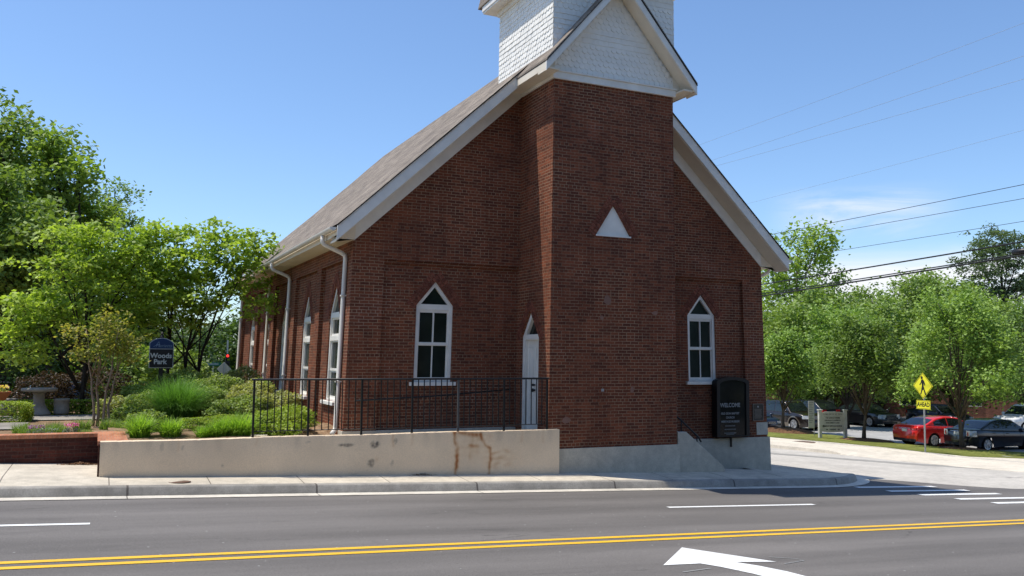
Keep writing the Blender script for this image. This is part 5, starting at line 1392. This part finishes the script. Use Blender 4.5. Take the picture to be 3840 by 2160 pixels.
vehicle('parked_car', 'dark brown and tan off-road car with chrome wheels facing right, behind the first street tree', (31.5, 27.1, GL(31.5, 27)), R(-90), 4.9, 1.87, SUV_TOP, SUV_ROOF, (.95, 3.85), .385, BRN, two=tan, kind='suv', windows=((.35, 1.1), (1.2, 2.05), (2.15, 2.95)), tail=(.85, 1.15, .1, .62), head=(.74, .94, .35, .45), grille=(.42, .72, .95))
vehicle('parked_car', 'dark compact sedan half hidden by the church corner, nose showing', (27.6, 26.5, GL(27.6, 26.5)), R(-90), 4.5, 1.80, SED_TOP[:-2] + [(4.4, .72), (4.5, .55)], SED_ROOF, (.95, 3.62), .33, BLU, windows=((1.15, 1.95), (2.02, 3.05)), tail=(.76, .94, .3, .5), head=(.56, .70, .45, .42), grille=(.30, .54, .68))
vehicle('parked_car', 'black crossover seen from its rear quarter, behind the white church sign', (36.0, 30.2, GL(36, 30)), R(88), 4.7, 1.88, [(0, .85), (.05, 1.05), (.2, 1.08), (3.2, 1.02), (3.5, 1.0), (4.2, .92), (4.55, .80), (4.7, .6)], [(.05, 1.08), (.75, 1.58), (1.3, 1.70), (2.4, 1.70), (2.8, 1.64), (3.6, 1.0)], (.95, 3.75), .36, BLK, kind='suv', windows=((.75, 1.3), (1.4, 2.15), (2.25, 3.1)), tail=(.88, 1.08, .35, .42), head=(.66, .8, .5, .4), grille=(.35, .55, .72))
vehicle('parked_car', 'large black sedan with many-spoked wheels between the second tree and the white sign', (38.6, 27.6, GL(38.6, 27.5)), R(-94), 5.0, 1.92, [(0, .85), (.05, 1.02), (.25, 1.07), (.9, 1.06), (1.3, 1.03), (3.4, .99), (3.7, .97), (4.5, .90), (4.85, .80), (5.0, .55)], [(.7, 1.06), (1.5, 1.40), (2.0, 1.48), (2.7, 1.48), (3.0, 1.44), (3.85, .97)], (1.05, 4.0), .36, BLK, windows=((1.25, 2.1), (2.18, 3.25)), tail=(.7, 1.0, .2, .6), head=(.58, .86, .30, .55), grille=(.42, .48, .84))
vehicle('parked_car', 'dark blue sedan mostly hidden behind the red car', (43.2, 25.4, GL(43, 25)), R(-100), 4.75, 1.82, SED_TOP, SED_ROOF, (.98, 3.8), .33, BLU, windows=((1.15, 1.95), (2.02, 3.05)), tail=(.76, .94, .3, .5), head=(.6, .74, .45, .38), grille=(.32, .46, .64))
vehicle('parked_car', 'white crossover facing the street at the right edge, behind the navy car', (43.3, 19.0, GL(43, 19)), R(176), 4.7, 1.88, [(0, .85), (.05, 1.05), (.2, 1.08), (3.2, 1.05), (3.5, 1.06), (4.2, .98), (4.55, .86), (4.7, .6)], [(.05, 1.08), (.6, 1.60), (1.2, 1.74), (2.4, 1.74), (2.75, 1.68), (3.55, 1.06)], (.95, 3.75), .37, WHT, kind='suv', windows=((.7, 1.3), (1.4, 2.15), (2.25, 3.05)), tail=(.88, 1.08, .35, .42), head=(.70, .86, .55, .40), grille=(.38, .52, .80))
vehicle('parked_car', 'dark blue car glimpsed behind the purple bush in the park', (-10.3, 19.8, PG(-10, 19.8)), R(4), 4.6, 1.8, SED_TOP[:-2] + [(4.45, .72), (4.6, .55)], SED_ROOF, (.98, 3.65), .33, BLU, windows=((1.15, 1.95), (2.02, 3.05)), tail=(.76, .94, .3, .5), head=(.6, .74, .45, .38), grille=(.32, .46, .64), group=None)

# ------------------------------------------------------------------ signs by the lot
yel = simple('fluorescent_yellow_green', (.78, .74, .03), .45, .3, var=.06); blk = simple('sign_ink', (.01, .01, .01), .5)
pd = empty('walker_sign', (22.75, 9.45, zfw(22.75, 9.45)), R(-97), 'yellow diamond sign with a walking figure above an AHEAD plate on a steel post', 'sign')
def rdiam(h, r=.06): return [(h, 0), (0, h), (-h, 0), (0, -h)]
pd.scale = (.93, .93, .93); zc = 3.0; hd = .60
fd = lambda a, b, d: (a, d, zc + b)
MB().prism(rdiam(hd), fd, 0, .006).build('diamond', yel, pd)
mb = MB(); ring(mb, fd, rdiam(hd - .03), rdiam(hd - .055), -.003, .0); mb.build('border', blk, pd)
mb = MB(); k = 1.0
mb.prism([(.07*math.cos(t) - .06, .40 + .075*math.sin(t)) for t in lin(0, 2*PI*.94, 16)], fd, -.004, 0)
fig = [(-.09, .31), (.02, .32), (.10, .22), (.16, .07), (.14, .0), (.10, .02), (.06, .14), (.05, -.02), (.10, -.16), (.20, -.40), (.22, -.44), (.13, -.44), (.02, -.17), (-.04, -.24), (-.12, -.42), (-.21, -.42), (-.17, -.38), (-.10, -.18), (-.06, .0), (-.08, .16), (-.12, .08), (-.20, .02), (-.23, .06), (-.15, .13)]
mb.prism(fig, fd, -.004, 0); mb.v = [(a*.92, b, zc + (c - zc)*.92) for a, b, c in mb.v]; mb.build('walking_figure', blk, pd)
f2 = lambda a, b, d: (a, d, 2.12 + b)
MB().prism([(-.42, -.18), (.42, -.18), (.42, .22), (-.42, .22)], f2, 0, .006).build('ahead_plate', yel, pd)
mb = MB(); ring(mb, f2, [(-.40, -.16), (.40, -.16), (.40, .20), (-.40, .20)], [(-.385, -.145), (.385, -.145), (.385, .185), (-.385, .185)], -.003, 0); mb.build('border', blk, pd)
mesh_text('AHEAD', .28, 'lettering', blk, pd, FRONT(0, -.004, 2.145), .006, sx=.80)
MB().tube([(0, .04, -.2), (0, .04, zc + .5)], .038, 8).build('post', M['galv'], pd)

cs = empty('churchyard_sign', (26.5, 18.35, G(26.5, 18.35) + .08), R(-16), 'white wooden board sign on two square posts with lettering and arrows', 'sign')
wood = simple('white_sign_wood', (.62, .60, .54), .6, .2); ink = simple('sign_letters', (.06, .06, .055), .6); ink2 = simple('sign_letters_grey', (.25, .24, .21), .6)
for s in (-1, 1):
    MB().box(s*.72-.08, s*.72+.08, -.08, .08, -.1, 1.52).box(s*.72-.11, s*.72+.11, -.11, .11, 1.52, 1.58).build('post', wood, cs, False, None, None, .008)
fc = lambda a, b, d: (a, d, b)
MB().prism([(-.635, .42), (-.4, .385), (0, .37), (.4, .385), (.635, .42), (.635, 1.42), (.4, 1.455), (0, 1.47), (-.4, 1.455), (-.635, 1.42)], fc, -.025, .025).build('board', wood, cs)
for s, z, sz, m, b in (('COME GROW AT ZION', 1.32, .13, ink2, .002), ('THE CHURCH WHERE', 1.13, .105, ink, .003), ('EVERYBODY IS SOMEBODY', 1.00, .095, ink, .003), ('AND CHRIST IS LORD', .87, .10, ink, .003), ('ZION HERITAGE MUSEUM', .70, .10, ink, .003), ('PARKING', .52, .11, ink, .003)):
    mesh_text(s, sz, 'lettering', m, cs, FRONT(.05 if 'HERITAGE' in s else 0, -.03, z), b, sx=.80)
def arrow_pts(x, z, s, h=.05): return [(x - s*h*1.3, z), (x, z + h), (x, z + h*.4), (x + s*h*1.1, z + h*.4), (x + s*h*1.1, z - h*.4), (x, z - h*.4), (x, z - h)]
mb = MB()
for P in (arrow_pts(-.50, .70, 1, .08), arrow_pts(-.33, .52, 1), arrow_pts(.33, .52, -1)):
    mb = MB(); mb.prism(P, fc, -.032, -.026); mb.build('arrow', ink, cs)
MB().box(-.5, .5, -.03, -.026, 1.215, 1.225).build('rule_line', ink, cs)
nt = empty('narrow_notice', (26.9, 20.3, G(26.9, 20.3) + .1), R(-20), 'narrow white notice on a thin post, left of the white board sign', 'sign')
MB().box(-.17, .17, -.01, .01, .45, 1.95).build('panel', wood, nt); MB().box(.14, .17, .012, .04, -.1, 1.9).build('post', M['galv'], nt)
mb = MB()
for k in range(12): mb.box(-.13, .12 - .04*(k % 3), -.013, -.011, 1.85 - .1*k, 1.88 - .1*k)
mb.build('printed_lines', ink2, nt)
r_ = empty('bay_sign', (43.9, 31.8, G(43.9, 31.8)), R(-40), 'small white parking bay sign by the brick building', 'sign')
MB().box(-.28, .28, -.01, .01, 1.55, 2.5).build('panel', wood, r_); MB().tube([(0, .03, 0), (0, .03, 2.4)], .03, 6).build('post', M['galv'], r_)
mb = MB()
for k in range(4): mb.box(-.2, .2 - .05*(k % 2), -.014, -.011, 2.3 - .18*k, 2.36 - .18*k)
mb.build('printed_lines', ink2, r_)

# brick building behind the lot
bb = empty('brick_building', (42, 40, -2.5), R(-37), 'low brown brick building behind the parking lot trees', 'building')
MB().box(-3, 46, 0, 10, -.2, 5.0).build('wall', M['brick_bg'], bb); MB().box(-3.3, 46.3, -.3, 10.3, 5.0, 5.35).build('roof', M['plaster'], bb)
for x, w, z0, z1, nm, m in ((3.2, 1.3, 0, 2.5, 'door', 'white'), (9.5, 1.6, 1.0, 2.6, 'window', 'white'), (14, 1.6, 1.0, 2.6, 'window', 'white'), (20, 1.6, 1.0, 2.6, 'window', 'white')):
    o = MB().box(x, x+w, -.06, .0, z0, z1).build(nm, M[m], bb)
    if nm == 'window': MB().box(x+.08, x+w-.08, -.075, -.062, z0+.08, z1-.08).build('pane', M['glass'], o)

# ------------------------------------------------------------------ wires and poles
WX = 20.0
def wire(z0, z1, r, label, sag=.25, mat=M['black_metal'], wx=WX):
    """z0 at y=2.9, z1 at y=18 ; runs between the two poles"""
    ya, yb = -16.0, 58.0; sl = (z1 - z0)/15.1; P = []
    for i in range(41):
        y = ya + (yb-ya)*i/40; z = z0 + sl*(y-2.9) + .00035*((y-10)**2 - 53)
        P.append((wx, y, z))
    o = MB().tube(P, r, 5, False).build('overhead_wire', mat, None, True); return tag(o, label, 'wire', 'overhead wires along the side street')
WR = [(13.9, 13.62, .0055, 'topmost thin wire above the church roof'), (12.75, 12.55, .006, 'second thin wire from the top of the sky'), (11.95, 12.15, .006, 'third thin wire from the top of the sky'), (10.1, 9.75, .0045, 'very faint wire midway up the right of the sky'),
      (8.2, 8.0, .012, 'twisted wire just above the small cloud'), (7.72, 7.62, .010, 'wire just below the twisted wire'), (6.9, 6.72, .009, 'thin wire above the thick cables'), (6.2, 5.60, .030, 'uppermost of the three thick black cables'), (5.80, 5.15, .024, 'middle one of the three thick black cables'), (5.72, 5.02, .034, 'lowest of the three thick black cables')]
for i, (a, b, r, lab) in enumerate(WR): wire(a, b, r, lab, wx=WX + .05*(i % 3), mat=M['galv'] if i < 4 else M['black_metal'])
o = MB().lathe([(.05, -.3), (.11, -.25), (.11, .25), (.05, .3)], 10, (WX + .05, 3.0, 5.86), 'y').build('cable_splice', M['black_metal'], None, True); tag(o, 'black splice case on the cables at the right edge', 'cable splice')
for y, lab in ((-16, 'wooden utility pole down the side street, near end of the wires'), (58, 'wooden utility pole at the far end of the wires')):
    z = G(WX, y); p_ = empty('utility_pole', (WX + .22, y, z), 0, lab, 'utility pole')
    MB().tube([(0, 0, -.3), (0, 0, 16.5)], [.17, .11], 10).build('pole', M['bark'], p_, True); MB().box(-1.1, .9, -.06, .06, 14.6, 14.72).box(-.8, .6, -.06, .06, 12.9, 13.0).build('crossarm', M['bark'], p_)

# ------------------------------------------------------------------ light, sky, camera
EL, PHI = R(67.5), R(25)
sunv = Vector((-math.cos(PHI)*math.cos(EL), math.sin(PHI)*math.cos(EL), math.sin(EL)))
sl = bpy.data.lights.new('sun', 'SUN'); sl.energy = 5.0; sl.angle = R(.53); sl.color = (1, .94, .84)
so = bpy.data.objects.new('sun', sl); so.rotation_euler = sunv.to_track_quat('Z', 'Y').to_euler(); so.location = (0, 0, 40); col.objects.link(so)
w = bpy.data.worlds.new('World'); sc.world = w; w.use_nodes = True; nt_ = w.node_tree; nt_.nodes.clear()
out = nt_.nodes.new('ShaderNodeOutputWorld'); bg = nt_.nodes.new('ShaderNodeBackground'); sky = nt_.nodes.new('ShaderNodeTexSky')
sky.sky_type = 'NISHITA'; sky.sun_disc = False; sky.sun_elevation = EL; sky.sun_rotation = math.atan2(sunv.x, sunv.y)
sky.air_density = 1.0; sky.dust_density = .7; sky.ozone_density = 2.0; sky.altitude = 300
bg.inputs[1].default_value = .152
def wn(t, **k):
    n = nt_.nodes.new(t)
    for a, b in k.items(): setattr(n, a, b)
    return n
def wm(op, a, b=0., c=0.):
    n = wn('ShaderNodeMath', operation=op)
    for i, v in enumerate((a, b, c)):
        if isinstance(v, bpy.types.NodeSocket): nt_.links.new(v, n.inputs[i])
        else: n.inputs[i].default_value = v
    return n.outputs[0]
tc = wn('ShaderNodeTexCoord'); sp_ = wn('ShaderNodeSeparateXYZ'); nt_.links.new(tc.outputs['Generated'], sp_.inputs[0])
mp = wn('ShaderNodeMapping'); mp.inputs['Scale'].default_value = (1, 1, 5.5); nt_.links.new(tc.outputs['Generated'], mp.inputs[0])
no_ = wn('ShaderNodeTexNoise'); no_.inputs['Scale'].default_value = 5.0; no_.inputs['Detail'].default_value = 8; no_.inputs['Roughness'].default_value = .62; no_.inputs['Distortion'].default_value = .5; nt_.links.new(mp.outputs[0], no_.inputs[0])
az = wm('ARCTAN2', sp_.outputs[0], sp_.outputs[1])
def smst(v, a, b):
    n = wn('ShaderNodeMapRange', interpolation_type='SMOOTHSTEP'); nt_.links.new(v, n.inputs[0]); n.inputs[1].default_value = a; n.inputs[2].default_value = b; return n.outputs[0]
def bump_(v, c, wd): return wm('SUBTRACT', 1., smst(wm('ABSOLUTE', wm('SUBTRACT', v, c)), wd*.25, wd))
e_ = sp_.outputs[2]
band = wm('MULTIPLY', smst(az, R(38), R(46)), wm('SUBTRACT', 1., smst(e_, .085, .128)))
puff = wm('MULTIPLY', bump_(az, R(46.8), R(6)), bump_(e_, .155, .034))
msk = wm('ADD', band, wm('MULTIPLY', puff, .62))
cl = wm('MINIMUM', wm('ADD', wm('MULTIPLY', msk, smst(no_.outputs['Fac'], .34, .64)), wm('MULTIPLY', band, .45)), 1.0)
mx = wn('ShaderNodeMix', data_type='RGBA'); nt_.links.new(cl, mx.inputs[0]); tint = wn('ShaderNodeMix', data_type='RGBA', blend_type='MULTIPLY'); tint.inputs[0].default_value = 1; nt_.links.new(sky.outputs[0], tint.inputs[6]); tint.inputs[7].default_value = (.95, 1.09, 1.24, 1); nt_.links.new(tint.outputs[2], mx.inputs[6]); mx.inputs[7].default_value = (6.4, 6.6, 7.0, 1)
nt_.links.new(mx.outputs[2], bg.inputs[0]); nt_.links.new(bg.outputs[0], out.inputs[0])

cam = bpy.data.cameras.new('camera'); co_ = bpy.data.objects.new('camera', cam); col.objects.link(co_)
cam.sensor_width = 36; cam.lens = 3301.3/3840*36; cam.clip_start = .1; cam.clip_end = 3000
yaw, pit, rol = .4368, .0794, .0101
f = Vector((math.sin(yaw)*math.cos(pit), math.cos(yaw)*math.cos(pit), math.sin(pit))); r = Vector((math.cos(yaw), -math.sin(yaw), 0)); u = r.cross(f)
r2 = r*math.cos(rol) + u*math.sin(rol); u2 = -r*math.sin(rol) + u*math.cos(rol)
co_.matrix_world = Matrix(((r2.x, u2.x, -f.x, -8.9875), (r2.y, u2.y, -f.y, -17.1991), (r2.z, u2.z, -f.z, 1.9702), (0, 0, 0, 1)))
sc.camera = co_
sc.view_settings.view_transform = 'Standard'; sc.view_settings.look = 'None'; sc.view_settings.exposure = 0; sc.view_settings.gamma = 1
sc.cycles.max_bounces = 6; sc.cycles.transparent_max_bounces = 4
